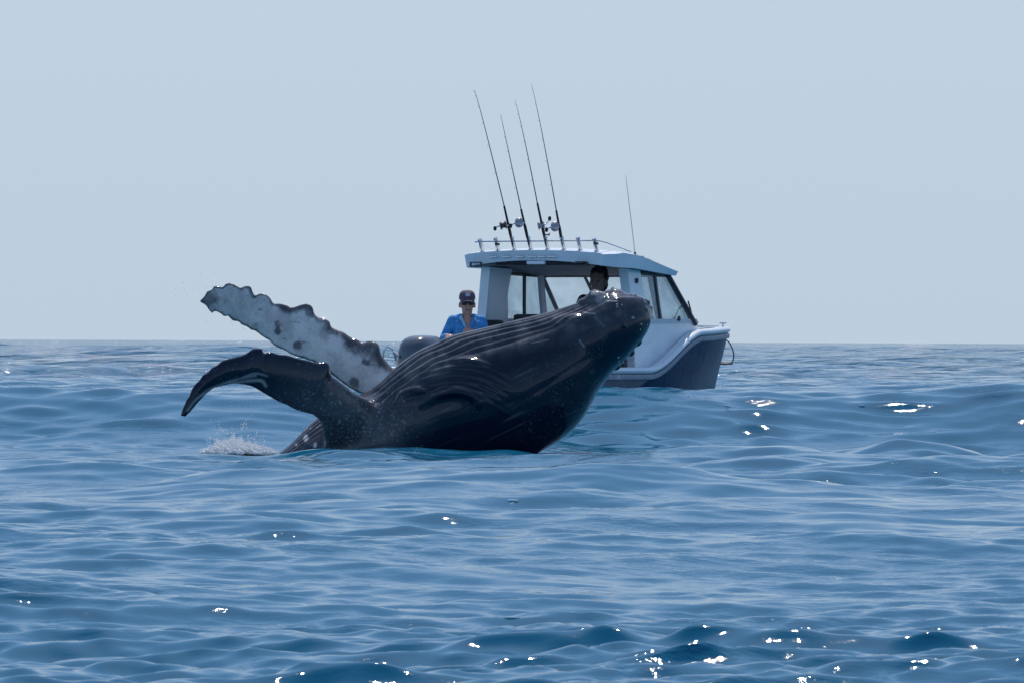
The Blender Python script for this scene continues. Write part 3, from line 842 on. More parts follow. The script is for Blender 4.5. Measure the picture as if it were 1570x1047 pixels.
# ---- cabin
HW = 0.98
def wall_poly(mbx, poly, t_out, thick, sd):
    """prism from an (s,z) polygon standing on the cabin side"""
    n = len(poly)
    A = [mbx.bm.verts.new(BL(s, sd*t_out(z), z)) for s, z in poly]; B = [mbx.bm.verts.new(BL(s, sd*(t_out(z)-thick), z)) for s, z in poly]
    mbx.bm.faces.new(A); mbx.bm.faces.new(B[::-1])
    for i in range(n): mbx.bm.faces.new((A[i], A[(i+1) % n], B[(i+1) % n], B[i]))
tw = lambda z: HW - 0.05*max(0, (z-1.4)/0.65)
for sd in (1, -1):
    mb = MB()                                               # side below the windows
    wall_poly(mb, [(3.05 if sd < 0 else 3.5, .78), (3.05 if sd < 0 else 3.5, 1.42), (3.55, 1.43), (5.12, 1.45), (5.16, 1.32), (4.5, 1.12), (3.9, .80)], tw, 0.05, sd)
    mb.build("cabin_side", white, boat, 30)
    mb = MB()                                               # broad aft pillar
    wall_poly(mb, [(2.94, .84), (2.90, 1.5), (2.92, 2.14), (3.46, 2.12), (3.40, 1.8), (3.46, 1.44), (3.5, .84)] if sd < 0 else
              [(3.50, .84), (3.47, 1.5), (3.40, 2.12), (3.72, 2.10), (3.78, 1.8), (3.90, 1.46), (3.9, .84)], lambda z: tw(z)+0.006, 0.13, sd)
    mb.build("aft_pillar", white, boat, 30)
    mb = MB(); wall_poly(mb, [(3.42 if sd < 0 else 3.8, 1.435), (3.42 if sd < 0 else 3.8, 1.49), (5.10, 1.50), (5.16, 1.445)], lambda z: tw(z)+0.012, 0.07, sd); mb.build("window_sill", offwhite, boat, 30)
    # window: frame with glass panes
    wf = MB()
    wall_poly(wf, [(4.02+.15*(sd>0), 1.49), (4.06+.15*(sd>0), 1.49), (3.98+.15*(sd>0), 2.08), (3.94+.15*(sd>0), 2.08)], lambda z: tw(z)+0.003, 0.03, sd)
    wall_poly(wf, [(3.36+.4*(sd>0), 2.05), (3.36+.4*(sd>0), 2.10), (4.5, 2.06), (4.52, 2.02)], lambda z: tw(z)+0.003, 0.03, sd)
    wfo = wf.build("window_frame", frame_m, boat, 30)
    mb = MB(); wall_poly(mb, [(3.44+.4*(sd>0), 1.49), (4.03+.15*(sd>0), 1.49), (3.95+.15*(sd>0), 2.06), (3.38+.38*(sd>0), 2.07)], lambda z: tw(z)-0.01, 0.006, sd); mb.build("pane", glass, wfo, 0)
    mb = MB(); wall_poly(mb, [(4.055+.15*(sd>0), 1.49), (5.02, 1.50), (4.50, 2.03), (3.975+.15*(sd>0), 2.05)], lambda z: tw(z)-0.01, 0.006, sd); mb.build("pane", glass, wfo, 0)
    mb = MB(); wall_poly(mb, [(4.30, 1.49), (4.42, 1.49), (4.24, 2.05), (4.14, 2.05)], lambda z: tw(z)-0.10, 0.04, sd); mb.build("grab_frame", offwhite, boat, 30)
# bulkhead window seen beside the man
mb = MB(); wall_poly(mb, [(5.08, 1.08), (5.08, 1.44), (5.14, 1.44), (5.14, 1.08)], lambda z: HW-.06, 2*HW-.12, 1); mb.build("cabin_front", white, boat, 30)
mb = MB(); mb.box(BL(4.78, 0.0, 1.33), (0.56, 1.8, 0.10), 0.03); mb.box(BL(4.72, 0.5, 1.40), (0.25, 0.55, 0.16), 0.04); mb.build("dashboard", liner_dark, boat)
# windscreen in three panes between raked pillars
def wsp(t, k): return BL(5.12-0.10*t*t+(4.52-5.12)*k, t*(1-0.05*k), 1.455+(2.05-1.455)*k)
wsf = MB()
for t in (-0.975, -0.36, 0.36, 0.975):
    w = 0.032 if abs(t) > .9 else 0.022
    wsf.tube([wsp(t, 0.0), wsp(t, 0.5), wsp(t, 1.0)], w, 6)
wsf.tube([wsp(t, 0.0) for t in np.linspace(-.975, .975, 14)], 0.03, 6)
wsf.tube([wsp(t, 1.0) for t in np.linspace(-.975, .975, 14)], 0.025, 6)
wso = wsf.build("windscreen_frame", frame_grey, boat)
mb = MB(); mb.tube([wsp(1.0, -.05), wsp(1.0, .5), wsp(1.0, 1.02)], .028, 8); mb.build("windscreen_trim", frame_m, boat)
for a, b_ in ((-0.96, -0.37), (-0.35, 0.35), (0.37, 0.96)):
    mb = MB()
    for off_ in (0.0,):
        mb.grid([[wsp(t, k) for t in np.linspace(a, b_, 6)] for k in (0.02, .98)])
    mb.build("pane", glass, wso, 0)
wip = MB(); wip.tube([wsp(.62, -.03)+Vector((.03, 0, .01)), wsp(.80, .22)+Vector((.04, 0, .03)), wsp(.93, .34)+Vector((.04, 0, .03))], 0.008, 5)
wip.tube([wsp(.90, -.02)+Vector((.05, 0, .02)), wsp(.97, .30)+Vector((.05, 0, .05))], 0.009, 5); wip.tube([wsp(.985, .20)+Vector((.02, -.03, .0)), wsp(.985, .42)+Vector((.05, -.05, .02))], 0.011, 5)
wip.build("wiper", black, boat)

# ---- roof
def roof_w(s): return 1.125 - 0.06*smooth(3.3, 4.6, s)
def roof_zt(s, t):
    u = t/roof_w(s); base = ip(s, [2.55, 2.9, 3.3, 3.8, 4.65], [2.28, 2.32, 2.30, 2.22, 2.075])
    return base + 0.055*(1-abs(u)**2.2)
def roof_zb(s, t):
    u = t/roof_w(s); base = ip(s, [2.55, 3.3, 4.65], [2.13, 2.12, 2.03])
    return base + (0.085*(1-abs(u)**2))*(1-0.7*smooth(3.2, 4.3, s))
mb = MB(); Gt, Gb = [], []
SS = list(np.linspace(2.60, 4.46, 26)); TT = list(np.linspace(-1, 1, 33))
def inset(s, u):
    # round the plan corners aft
    return s
for s in SS:
    corner = 1 - 0.10*(1-smooth(2.60, 2.86, s))**2
    w = roof_w(s)*corner
    Gt.append([BL(s+0.05*abs(u)**4*(s < 3), u*w, roof_zt(s, u*w)-0.012*(abs(u) > .99)) for u in TT])
    Gb.append([BL(s+0.05*abs(u)**4*(s < 3)+0.02*(s < 2.65), u*(w-0.035), roof_zb(s, u*w)) for u in TT])
a = mb.grid(Gt); b_ = mb.grid(Gb)
for i in range(len(SS)-1):
    for j in (0, len(TT)-1): mb.bm.faces.new((a[i][j], a[i+1][j], b_[i+1][j], b_[i][j]))
for j in range(len(TT)-1):
    for i in (0, len(SS)-1): mb.bm.faces.new((a[i][j], a[i][j+1], b_[i][j+1], b_[i][j]))
mb.build("roof", white, boat, 40)
# roof liner: darker underside with the recess that shows as an arch
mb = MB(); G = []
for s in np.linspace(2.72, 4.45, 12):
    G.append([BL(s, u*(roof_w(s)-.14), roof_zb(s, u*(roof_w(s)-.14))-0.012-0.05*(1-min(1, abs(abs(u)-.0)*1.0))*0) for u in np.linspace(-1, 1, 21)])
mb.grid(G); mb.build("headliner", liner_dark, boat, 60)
mb = MB()
mb.tube([BL(2.66, t, roof_zb(2.66, t)-0.012-0.02*math.cos(t*3.0)) for t in np.linspace(-.55, .80, 20)], 0.028, 8)
mb.build("roof_beam", black, boat)
MB().box(BL(2.62, 0.06, 2.185), (0.05, 0.26, 0.045), 0.012).build("deck_light", white, boat)
for t in (-0.80, 0.74):
    mb = MB(); c = BL(2.585, t, 2.165)
    for dy, dz, sy, sz in ((0, .025, .16, .015), (0, -.03, .15, .012), (.075, 0, .012, .06), (-.075, 0, .012, .06)):
        mb.box(c+Vector((-.012, dy, dz)), (0.03, sy, sz))
    mb.build("grab_handle", frame_m, boat)
for t in (-.55, -.36, -.16, 0.02, .16, .30):
    MB().box(BL(2.592, t, 2.258), (0.02, 0.11 if t < .3 else .14, 0.018), 0.004).build("rod_holder_plate", steel, boat)
# port side console wall inside, seats, engine box
def seat(s, t, z, name="helm_seat"):
    r = bpy.data.objects.new(name, None); col.objects.link(r); r.parent = boat; r.location = BL(s, t, .12)
    h = z-.12
    MB().box((0, 0, h*.52), (.45, .46, .10), .04).build("seat_cushion", black, r)
    MB().box((-.19, 0, h*.78), (.09, .44, h*.42), .04).build("backrest", black, r)
    MB().lathe([(.16, 0), (.16, .03), (.04, .05), (.04, h*.5)]).build("pedestal", steel, r)
seat(3.45, -.42, 1.56); seat(3.55, .50, 1.40)
MB().box(BL(2.62, -.62, 1.03), (.32, .26, .88), .05).build("bait_station", black, boat)
MB().box(BL(3.32, .90, .98), (.10, .12, .30), .02).build("door_post", black, boat)
for s_, z_, t_ in ((3.60, 1.97, tw(1.97)+.012), (4.62, 1.50, tw(1.5)+.016)):
    R_ = Matrix.Translation(BL(s_, t_, z_)) @ Matrix.Rotation(PI/2, 4, 'X')
    MB().lathe([(0.034, 0), (0.034, .012), (.022, .016), (.0, .012)], R_, 14).build("porthole_vent", black, boat)
# roof rail and the row of rod holders
HX = [738, 762, 787, 812, 838, 863, 888, 913]
def t_at(px, s): 
    # beam coordinate where the holder stands
    lo, hi = -1.3, 1.3
    for _ in range(40):
        m_ = (lo+hi)/2; w_ = BW(s, m_, 2.3)
        if 785+w_.x/w_.y*FPX < px: lo = m_
        else: hi = m_
    return lo
HT = [max(-.98, min(t_at(p, 2.72), .99)) for p in HX]
aft = Vector((-1, 0, 0))
rail = MB()
rail.tube([BL(3.3, -.92, 2.33)]+[BL(2.82, -.92, 2.44), BL(2.72, -.90, 2.452)]+[BL(2.68, t, 2.455) for t in np.linspace(-.82, .85, 9)]+[BL(2.72, .92, 2.45), BL(2.86, .94, 2.43), BL(3.5, .92, 2.33)], 0.009, 6)
rail.build("roof_rail", steel, boat)
for t in HT:
    zb = roof_zt(2.7, t); p0 = BL(2.74, t, zb-.01); p1 = BL(2.68, t, zb+.145)
    mb = MB(); mb.tube([p0, p1], [0.026, 0.024], 12); mb.tube([p1, p1+(p1-p0).normalized()*.02], [0.03, 0.03], 12); mb.tube([p0, p0+(p1-p0).normalized()*.02], [.036, .030], 12)
    mb.build("rod_holder", steel, boat)
# cleats on two holders
for t in (HT[1], HT[7]):
    MB().box(BL(2.66, t+.035, 2.42), (.03, .06, .03), .006).build("clamp", frame_m, boat)
# radar puck, hatch rail, antenna mount
mb = MB(); mb.lathe([(0.0, 0), (.04, 0), (.04, .03), (.15, .045), (.165, .06), (.15, .078), (.0, .085)], Matrix.Translation(BL(4.05, .62, roof_zt(4.05, .62)-.005)), 24); mb.build("satellite_dome", hull_grey, boat)
mb = MB(); zz = lambda s, t, h: BL(s, t, roof_zt(s, t)+h)
mb.tube([zz(4.15, .75, 0), zz(4.15, .75, .07), zz(4.22, .75, .085), zz(4.50, .72, .075), zz(4.55, .70, .06), zz(4.56, .70, -.01)], 0.008, 6)
mb.build("hatch_rail", whiteplastic, boat); mb = MB(); mb.tube([zz(4.2, .25, 0), zz(4.2, .25, .07), zz(4.26, .25, .085), zz(4.45, .25, .08), zz(4.5, .25, -.01)], 0.008, 6); mb.build("hatch_rail", whiteplastic, boat)
mb = MB(); mb.box(zz(3.75, .1, .03), (.8, .9, .05), .02); mb.build("roof_hatch", white, boat)
ar = bpy.data.objects.new("radio_antenna", None); col.objects.link(ar); ar.parent = boat
pA = BL(4.02, .70, roof_zt(4.02, .7)-.01)
ar.location = pA
w0 = BW(4.02, .70, roof_zt(4.02, .7)); 
dx = (955-972)/FPX*64.5; kk = dx/(-AX[0])
topv = Vector((-kk, 0, 1.2+(523.3-268)*64.5/FPX - w0.z))
MB().tube([Vector((0, 0, 0)), topv*.03, topv*.12], [.03, .022, .014], 8).build("antenna_base", frame_m, ar)
MB().tube([topv*.12, topv*.5, topv], [.009, .0065, .003], 6).build("whip", whiteplastic, ar)

# ---- outboard motor on the transom
om = bpy.data.objects.new("outboard_motor", None); col.objects.link(om); om.parent = boat; om.location = BL(0.0, 0, 0)
zl = lambda z: z
def loft(mbx, secs, seg=28, e=3.2):
    rings = []
    for cx, lx, wy, z in secs:
        ring = []
        for a in range(seg):
            th = a*2*PI/seg; c_, s_ = math.cos(th), math.sin(th)
            ring.append(mbx.bm.verts.new((cx+lx*math.copysign(abs(c_)**(2/e), c_), wy*math.copysign(abs(s_)**(2/e), s_), z)))
        rings.append(ring)
    for A, B in zip(rings, rings[1:]):
        for a in range(seg): mbx.bm.faces.new((A[a], A[(a+1) % seg], B[(a+1) % seg], B[a]))
    mbx.bm.faces.new(rings[0][::-1]); mbx.bm.faces.new(rings[-1])
mb = MB(); loft(mb, [(0, .20, .13, .40), (0, .25, .17, .52), (0, .31, .205, .62), (0, .335, .225, .78), (.0, .335, .225, .95), (.01, .325, .215, 1.08), (.02, .30, .20, 1.17), (.035, .255, .17, 1.225), (.05, .19, .12, 1.26), (.06, .08, .05, 1.272)])
mb.build("cowling", dark_gloss, om, 60)
mb = MB()
for sd in (-1, 1):
    mb.hexa([Vector((-.34, sd*.10, 1.02)), Vector((-.34, sd*.185, 1.08)), Vector((-.30, sd*.20, 1.10)), Vector((-.30, sd*.12, 1.04)), Vector((-.345, sd*.09, .99)), Vector((-.345, sd*.18, 1.04)), Vector((-.30, sd*.205, 1.06)), Vector((-.30, sd*.11, 1.0))])
    mb.tube([Vector((-.22, sd*.232, .93)), Vector((.0, sd*.234, 1.0)), Vector((.22, sd*.226, 1.03))], .008, 6)
mb.build("cowl_stripe", silver, om)
mb = MB(); loft(mb, [(0, .10, .06, -.55), (0, .13, .07, -.2), (0, .15, .08, .2), (0, .18, .11, .42)]); mb.build("motor_leg", dark_gloss, om, 60)
mb = MB(); mb.box((.28, 0, .55), (.24, .30, .35), .03); mb.build("motor_bracket", black, om)
mb = MB()
for k in range(3):
    a = k*2*PI/3; mb.hexa([Vector((-.16+dx_, .16*math.cos(a+da)*rr_, -.5+.16*math.sin(a+da)*rr_)) for dx_, da, rr_ in ((0, -.1, .2), (.02, .1, .2), (.03, .35, 1), (-.03, -.35, 1), (.01, -.1, .2), (.03, .1, .2), (.04, .35, 1), (-.02, -.35, 1))])
mb.build("propeller", steel, om)
# stern rail and boarding ladder to port of the motor
mb = MB()
mb.tube([BL(.50, -.62, .82), BL(.35, -.62, 1.10), BL(.20, -.62, 1.13), BL(.12, -.62, 1.06), BL(.12, -.62, .55)], .013, 7)
mb.tube([BL(.50, -.92, .82), BL(.35, -.92, 1.10), BL(.20, -.92, 1.13), BL(.12, -.92, 1.06), BL(.12, -.92, .55)], .013, 7)
for z in (.62, .80, .98): mb.tube([BL(.12, -.92, z), BL(.12, -.62, z)], .011, 6)
mb.build("boarding_ladder", steel, boat)
# bow cleat and roller
mb = MB(); mb.box(BL(7.2, 0, 1.40), (.45, .10, .05), .015); mb.build("bow_roller", steel, boat)
mb = MB(); mb.tube([BL(6.15, g_beam(6.15)-.03, 1.38), BL(6.15, g_beam(6.15)-.03, 1.45)], .014, 8); mb.tube([BL(6.07, g_beam(6.15)-.03, 1.45), BL(6.23, g_beam(6.15)-.03, 1.45)], .011, 8); mb.build("cleat", steel, boat)

# ---- anchor hanging at the bow on a curved line
anc = bpy.data.objects.new("anchor", None); col.objects.link(anc)
a0 = P(1113, 556, 68.0); anc.location = a0
tag(anc, "dark anchor hanging low beside the boat's bow", "anchor")
MB().tube([Vector((-.10, 0, .015)), Vector((.06, 0, 0)), Vector((.09, .0, .005))], .016, 6).build("shank", frame_m, anc)
MB().hexa([Vector((-.12, -.1, -.01)), Vector((.0, -.12, -.02)), Vector((.06, 0, -.01)), Vector((-.12, .0, .0)), Vector((-.12, -.1, .01)), Vector((.0, -.12, .0)), Vector((.06, 0, .01)), Vector((-.12, .0, .02))]).build("fluke", frame_m, anc)
rp_ = [P(*q, 68.0) for q in ((1112, 519), (1118, 524), (1122, 531), (1125, 541), (1124.5, 550), (1122, 555), (1118, 556))]
rope = MB().tube(rp_, .009, 6)
ro = rope.build("anchor_rope", frame_m)
tag(ro, "thin dark rope curving down from the boat's bow to its anchor", "rope")

# ================================================================ RODS
def rodlab(i): return ["fishing rod standing leftmost of the four in the boat's roof rack", "second fishing rod from the left on the boat roof, the shortest one",
    "third fishing rod from the left on the boat roof, with the silver reel", "fishing rod standing rightmost and tallest of the four on the boat roof"][i]
RODS = [((787,388),(772,315),(738,180),(725,138),(771,345),-1), ((812,388),(798,320),(777,225),(766,174),(795,341),-1),
        ((838,388),(823,311),(802,210),(788,153),(829,345),1), ((863,388),(852,322),(830,205),(813,128),(850,347),-1)]
reel_silver = mat("reel_silver", (0.45, 0.42, 0.42), 0.25, metal=0.8)
reel_dark = mat("reel_bronze", (0.10, 0.075, 0.07), 0.3, metal=0.6)
for i, (b0, g1, m1_, tp, rl, sd) in enumerate(RODS):
    base = BW(2.71, HT[2+i], roof_zt(2.71, HT[2+i])+.03)
    def RP(px, py):
        # slide aft along the boat so that the rod leans back over the cockpit
        D = base.y
        for _ in range(6):
            q = P(px, py, D); k = (q.x-base.x)/AX[0]; D = base.y+k*AX[1]
        return P(px, py, D)
    ro = bpy.data.objects.new("fishing_rod", None); col.objects.link(ro); ro.location = base
    tag(ro, rodlab(i), "fishing rod", "fishing rods in the boat's roof rack")
    g = RP(*g1)-base; mm = RP(*m1_)-base; tt = RP(*tp)-base
    crv = [Vector(((1-k)**2*g[j]+2*k*(1-k)*(mm[j]*2-(g[j]+tt[j])/2)+k*k*tt[j] for j in range(3))) for k in np.linspace(0, 1, 14)]
    MB().tube(crv, list(np.linspace(.0075, .0018, 14)), 6).build("blank", carbon, ro)
    MB().tube([Vector((0, 0, 0)), g*.25, g*.3, g*.55, g*.6, g], [.013, .015, .019, .019, .0145, .0125], 8).build("grip", cork, ro)
    for k in (2, 4, 6, 8, 10, 12):
        q = crv[k]; d_ = (crv[k+1]-crv[k-1]).normalized(); side = Vector((AX[0]*-1, AX[1]*-1, -.5)).normalized()
        side = (side-d_*side.dot(d_)).normalized(); r_ = .017-.001*k
        u_ = side; v_ = d_.cross(u_)
        r_ = float(r_); c_ = q+side*(r_+.007)
        MB().tube([c_+r_*(math.cos(a*PI/4)*u_+math.sin(a*PI/4)*v_) for a in range(8)], .0022, 4, closed=True).build("line_guide", steel, ro)
    # reel
    rc = RP(*rl)-base
    rr_ = bpy.data.objects.new("reel", None); col.objects.link(rr_); rr_.parent = ro; rr_.location = rc
    mm_ = reel_silver if i in (2,) else (reel_dark if i == 0 else reel_silver)
    big = .052
    R_ = Matrix.Rotation(math.radians(78), 4, 'Y') if i % 2 == 0 else Matrix.Rotation(math.radians(60), 4, 'X')
    MB().lathe([(.0, -.045), (.035, -.045), (big, -.035), (big, -.025), (.034, -.018), (.034, .018), (big, .025), (big, .035), (.03, .045), (.0, .048)], R_, 18).build("spool", mm_, rr_)
    hx = sd
    MB().tube([Vector((hx*.03, -.03, 0)), Vector((hx*.075, -.05, .03 if i == 2 else -.02)), Vector((hx*.10, -.05, .07 if i == 2 else -.035))], [.01, .008, .008], 7).build("crank", steel, rr_)
    mb = MB(); kp = Vector((hx*.105, -.05, .085 if i == 2 else -.04)); mb.lathe([(.0, -.03), (.016, -.025), (.022, 0), (.016, .025), (0, .03)], Matrix.Translation(kp), 10); mb.build("knob", cork, rr_)
    foot = g*(rc.z/g.z)
    MB().tube([foot-rc, (foot-rc)*.3], [.012, .016], 6).build("reel_foot", steel, rr_)
    if i == 2: MB().tube([g*.28, g*.28+Vector((.05, -.02, .0)), g*.26+Vector((.07, -.02, .03)), g*.22+Vector((.05, -.02, .02))], .008, 6).build("lure_clip", cork, ro)

# ================================================================ PEOPLE
skin = mat("skin", (0.56, 0.29, 0.21), 0.5, vary=0.1, vscale=20)
skin_d = mat("skin_tanned", (0.22, 0.12, 0.085), 0.5, vary=0.1, vscale=20)
blue = mat("blue_shirt_cloth", (0.055, 0.28, 0.60), 0.8, vary=0.22, vscale=14, bump=0.8, bscale=18)
paleblue = mat("shirt_placket_pale", (0.35, 0.55, 0.72), 0.8)
blackcloth = mat("black_shirt_cloth", (0.02, 0.022, 0.03), 0.8, vary=0.2, bump=0.5, bscale=18)
shorts_m = mat("shorts_cloth", (0.08, 0.09, 0.11), 0.8, bump=0.5, bscale=20)
cap_m = mat("cap_cloth", (0.13, 0.09, 0.12), 0.8, vary=0.15, vscale=25)
cap_f = mat("cap_badge_pale", (0.55, 0.52, 0.62), 0.7)
lens_m = mat("sunglass_lens", (0.01, 0.008, 0.01), 0.1)
hair_m = mat("dark_hair", (0.015, 0.012, 0.012), 0.6, bump=1.0, bscale=60)
lip_m = mat("lips", (0.30, 0.12, 0.10), 0.5)

def rcone(p0, r0, p1, r1, seg=14, sq=(1, 1)):
    p0, p1 = Vector(p0), Vector(p1); d = p1-p0; L = d.length
    q = d.to_track_quat('Z', 'Y').to_matrix() if L > 1e-6 else Matrix.Identity(3)
    rings = []
    for a in np.linspace(-PI/2, 0, 5): rings.append((r0*math.cos(a), r0*math.sin(a)))
    for a in np.linspace(0, PI/2, 5): rings.append((r1*math.cos(a), L+r1*math.sin(a)))
    V_, F_ = [], []
    for r, z in rings:
        for k in range(seg):
            v = Vector((max(r, 1e-4)*math.cos(k*2*PI/seg), max(r, 1e-4)*math.sin(k*2*PI/seg), z)); V_.append(tuple(p0+q@v))
    for i in range(len(rings)-1):
        for k in range(seg): F_.append([i*seg+k, i*seg+(k+1) % seg, (i+1)*seg+(k+1) % seg, (i+1)*seg+k])
    F_.append(list(range(seg))[::-1]); F_.append([(len(rings)-1)*seg+k for k in range(seg)])
    return V_, F_
def ellip(c, r):
    V_, F_ = ball(c, 1.0, r); return V_.tolist(), F_
def fuse(parts, name, m, parent, voxel=0.009, it=3, loc=None):
    aV, aF, o_ = [], [], 0
    for V_, F_ in parts:
        aV += [tuple(v) for v in V_]; aF += [[k+o_ for k in f] for f in F_]; o_ += len(V_)
    t_ = bpy.data.meshes.new(name); t_.from_pydata(aV, [], aF)
    bm_ = bmesh.new(); bm_.from_mesh(t_); bmesh.ops.recalc_face_normals(bm_, faces=bm_.faces); bm_.to_mesh(t_); bm_.free()
    ob = bpy.data.objects.new(name, t_); col.objects.link(ob)
    mdd = ob.modifiers.new("r", 'REMESH'); mdd.mode = 'VOXEL'; mdd.voxel_size = voxel; mdd.use_smooth_shade = True
    mss = ob.modifiers.new("s", 'SMOOTH'); mss.factor = .5; mss.iterations = it
    me_ = bpy.data.meshes.new_from_object(ob.evaluated_get(bpy.context.evaluated_depsgraph_get()))
    bpy.data.objects.remove(ob); bpy.data.meshes.remove(t_)
    me_.name = name; me_.materials.clear(); me_.materials.append(m)
    me_.polygons.foreach_set("use_smooth", [True]*len(me_.polygons))
    ob = bpy.data.objects.new(name, me_); col.objects.link(ob)
    if parent is not None: ob.parent = parent
    return ob
def hand(wrist, dirv, palm_n, sd, curl=0.7):
    """palm and five fingers; dirv along the hand, palm_n out of the palm, sd = side of the thumb"""
    w = Vector(wrist); d = Vector(dirv).normalized(); n = Vector(palm_n); n = (n-d*n.dot(d)).normalized(); s = d.cross(n)*sd
    out = []
    for k in range(4):
        o = (k-1.5)*.020
        out.append(rcone(w+s*o*.7, .014, w+d*.085+s*o, .0115))
    ln = [.068, .078, .072, .056]
    for k in range(4):
        o = (k-1.5)*.020*-1
        p = w+d*.088+s*o; a = curl*.5
        for seg_, f in enumerate((.45, .30, .25)):
            q = p+(d*math.cos(a)+n*math.sin(a))*ln[k]*f; out.append(rcone(p, .0088-.0006*seg_, q, .0082-.0006*seg_, 10)); p = q; a += curl*.8
    p = w+d*.025+s*.028; q = p+(d*.6+s*.7+n*.25).normalized()*.04; out.append(rcone(p, .014, q, .0105)); out.append(rcone(q, .0105, q+(d*.9+s*.15+n*.4).normalized()*.032, .0085))
    return out

def person(pos, label, k, skinm, shirtm, arms, lean=0.0, yaw=0.0, cap=False):
    """k = body scale; figure faces -y before yaw; arms = ((elbow, wrist, hand dir, palm normal) for viewer-left and viewer-right)"""
    S = lambda x, y, z: (x*k, y*k, z*k)
    B = []
    # legs and feet
    for sd in (-1, 1):
        B += [rcone(S(sd*.095, 0, .93), .088*k, S(sd*.12, -.02, .50), .058*k), rcone(S(sd*.12, -.02, .50), .056*k, S(sd*.13, .01, .10), .038*k),
              rcone(S(sd*.12, -.015, .36), .055*k, S(sd*.125, 0, .2), .042*k), rcone(S(sd*.13, .02, .05), .042*k, S(sd*.15, -.16, .035), .034*k)]
    # torso and neck
    B += [rcone(S(-.07, 0, .96), .115*k, S(.07, 0, .96), .115*k), rcone(S(0, 0, .98), .13*k, S(0, -.01, 1.28), .135*k), rcone(S(-.09, 0, 1.30), .10*k, S(.09, 0, 1.30), .10*k),
          rcone(S(-.15, .01, 1.41), .055*k, S(.15, .01, 1.41), .055*k), rcone(S(0, .015, 1.40), .074*k, S(0, .0, 1.54), .062*k)]
    # head: skull, jaw, chin, nose, ears, brow, lips
    hz = 1.655; hs = 1.28; hz_ = 1.32; zt = 1.796*k; H = []
    H += [ellip(S(0, .01, hz+.02), (.077*k, .095*k, .10*k)), ellip(S(0, -.018, hz-.045), (.058*k, .07*k, .062*k)), ellip(S(0, -.065, hz-.09), (.024*k, .022*k, .018*k)),
          rcone(S(0, -.088, hz+.01), .009*k, S(0, -.108, hz-.03), .014*k), rcone(S(-.035, -.078, hz+.028), .012*k, S(.035, -.078, hz+.028), .012*k),
          ellip(S(-.079, .012, hz-.01), (.009*k, .018*k, .03*k)), ellip(S(.079, .012, hz-.01), (.009*k, .018*k, .03*k)),
          rcone(S(-.018, -.083, hz-.058), .0065*k, S(.018, -.083, hz-.058), .0065*k)]
    B += [([(v[0]*hs, v[1]*hs, zt+(v[2]-zt)*hz_) for v in V_], F_) for V_, F_ in H]
    shirt = [rcone(S(-.075, 0, .93), .125*k, S(.075, 0, .93), .125*k), rcone(S(-.05, 0, .95), .14*k, S(-.06, -.01, 1.30), .128*k), rcone(S(.05, 0, .95), .14*k, S(.06, -.01, 1.30), .128*k),
             rcone(S(-.188, .01, 1.375), .066*k, S(-.05, .012, 1.435), .068*k), rcone(S(.188, .01, 1.375), .066*k, S(.05, .012, 1.435), .068*k), rcone(S(-.12, 0, 1.33), .10*k, S(.12, 0, 1.33), .10*k)]
    for sd, (el, wr, hd, pn) in zip((-1, 1), arms):
        sh = S(sd*.185, .01, 1.40)
        B += [rcone(sh, .052*k, S(*el), .040*k), rcone(S(*el), .040*k, S(*wr), .026*k)] + [(v, f) for v, f in hand(S(*wr), hd, pn, -sd)]
        elv, wrv = Vector(S(*el)), Vector(S(*wr))
        shirt += [rcone(sh, .066*k, S(*el), .056*k), rcone(S(*el), .055*k, tuple(elv.lerp(wrv, .62)), .042*k)]
    root = bpy.data.objects.new("person", None); col.objects.link(root); root.location = pos; root.rotation_euler = (lean, 0, yaw)
    tag(root, label, "person")
    fuse(B, "body", skinm, root, .0085, 2)
    # open collar: the V of the shirt is cut by leaving the chest of the body proud of the cloth
    sh_o = fuse(shirt, "shirt", shirtm, root, .010, 3)
    me_ = sh_o.data; bm_ = bmesh.new(); bm_.from_mesh(me_)
    dele = []
    for v in bm_.verts:
        z = v.co.z/k; x = v.co.x/k; y = v.co.y/k
        if z > 1.482+.10*max(0, y): dele.append(v)
        elif cap and y < -.03 and z > 1.29 and abs(x) < .050*(z-1.29)/.16: dele.append(v)
        elif (not cap) and y < -.03 and z > 1.40 and abs(x) < .05*(z-1.40)/.06: dele.append(v)
    bmesh.ops.delete(bm_, geom=dele, context='VERTS')
    bmesh.ops.smooth_vert(bm_, verts=[v for v in bm_.verts if v.is_boundary], factor=.5, use_axis_x=True, use_axis_y=True, use_axis_z=True)
    bm_.to_mesh(me_); bm_.free()
    md_ = sh_o.modifiers.new("t", 'SOLIDIFY'); md_.thickness = .006; md_.offset = 1
    # chest skin filling the open collar
    if cap:
        fuse([rcone(S(-.03, -.062, 1.38), .06*k, S(.03, -.062, 1.38), .06*k), rcone(S(0, -.075, 1.28), .055*k, S(0, -.03, 1.45), .05*k)], "chest", skinm, root, .01, 2)
        for sd in (-1, 1):
            mb = MB()
            a_, b__, c_ = Vector(S(sd*.012, -.150, 1.285)), Vector(S(sd*.055, -.135, 1.40)), Vector(S(sd*.075, -.055, 1.475))
            o1 = Vector(S(sd*.035, -.012, -.008)); o2 = Vector(S(sd*.045, -.004, -.045)); nn = Vector((0, -.006, 0))
            mb.hexa([a_, a_+o1*.5, b__+o1, b__, a_+nn, a_+o1*.5+nn, b__+o1+nn, b__+nn]); mb.hexa([b__, b__+o1, c_+o2, c_, b__+nn, b__+o1+nn, c_+o2+nn, c_+nn]); mb.build("collar", shirtm if sd > 0 else paleblue, root, 0)
    fuse([rcone(S(-.08, 0, .95), .128*k, S(.08, 0, .95), .128*k)]+[rcone(S(sd*.10, 0, .90), .105*k, S(sd*.125, -.015, .52), .088*k) for sd in (-1, 1)], "shorts", shorts_m, root, .012, 2)
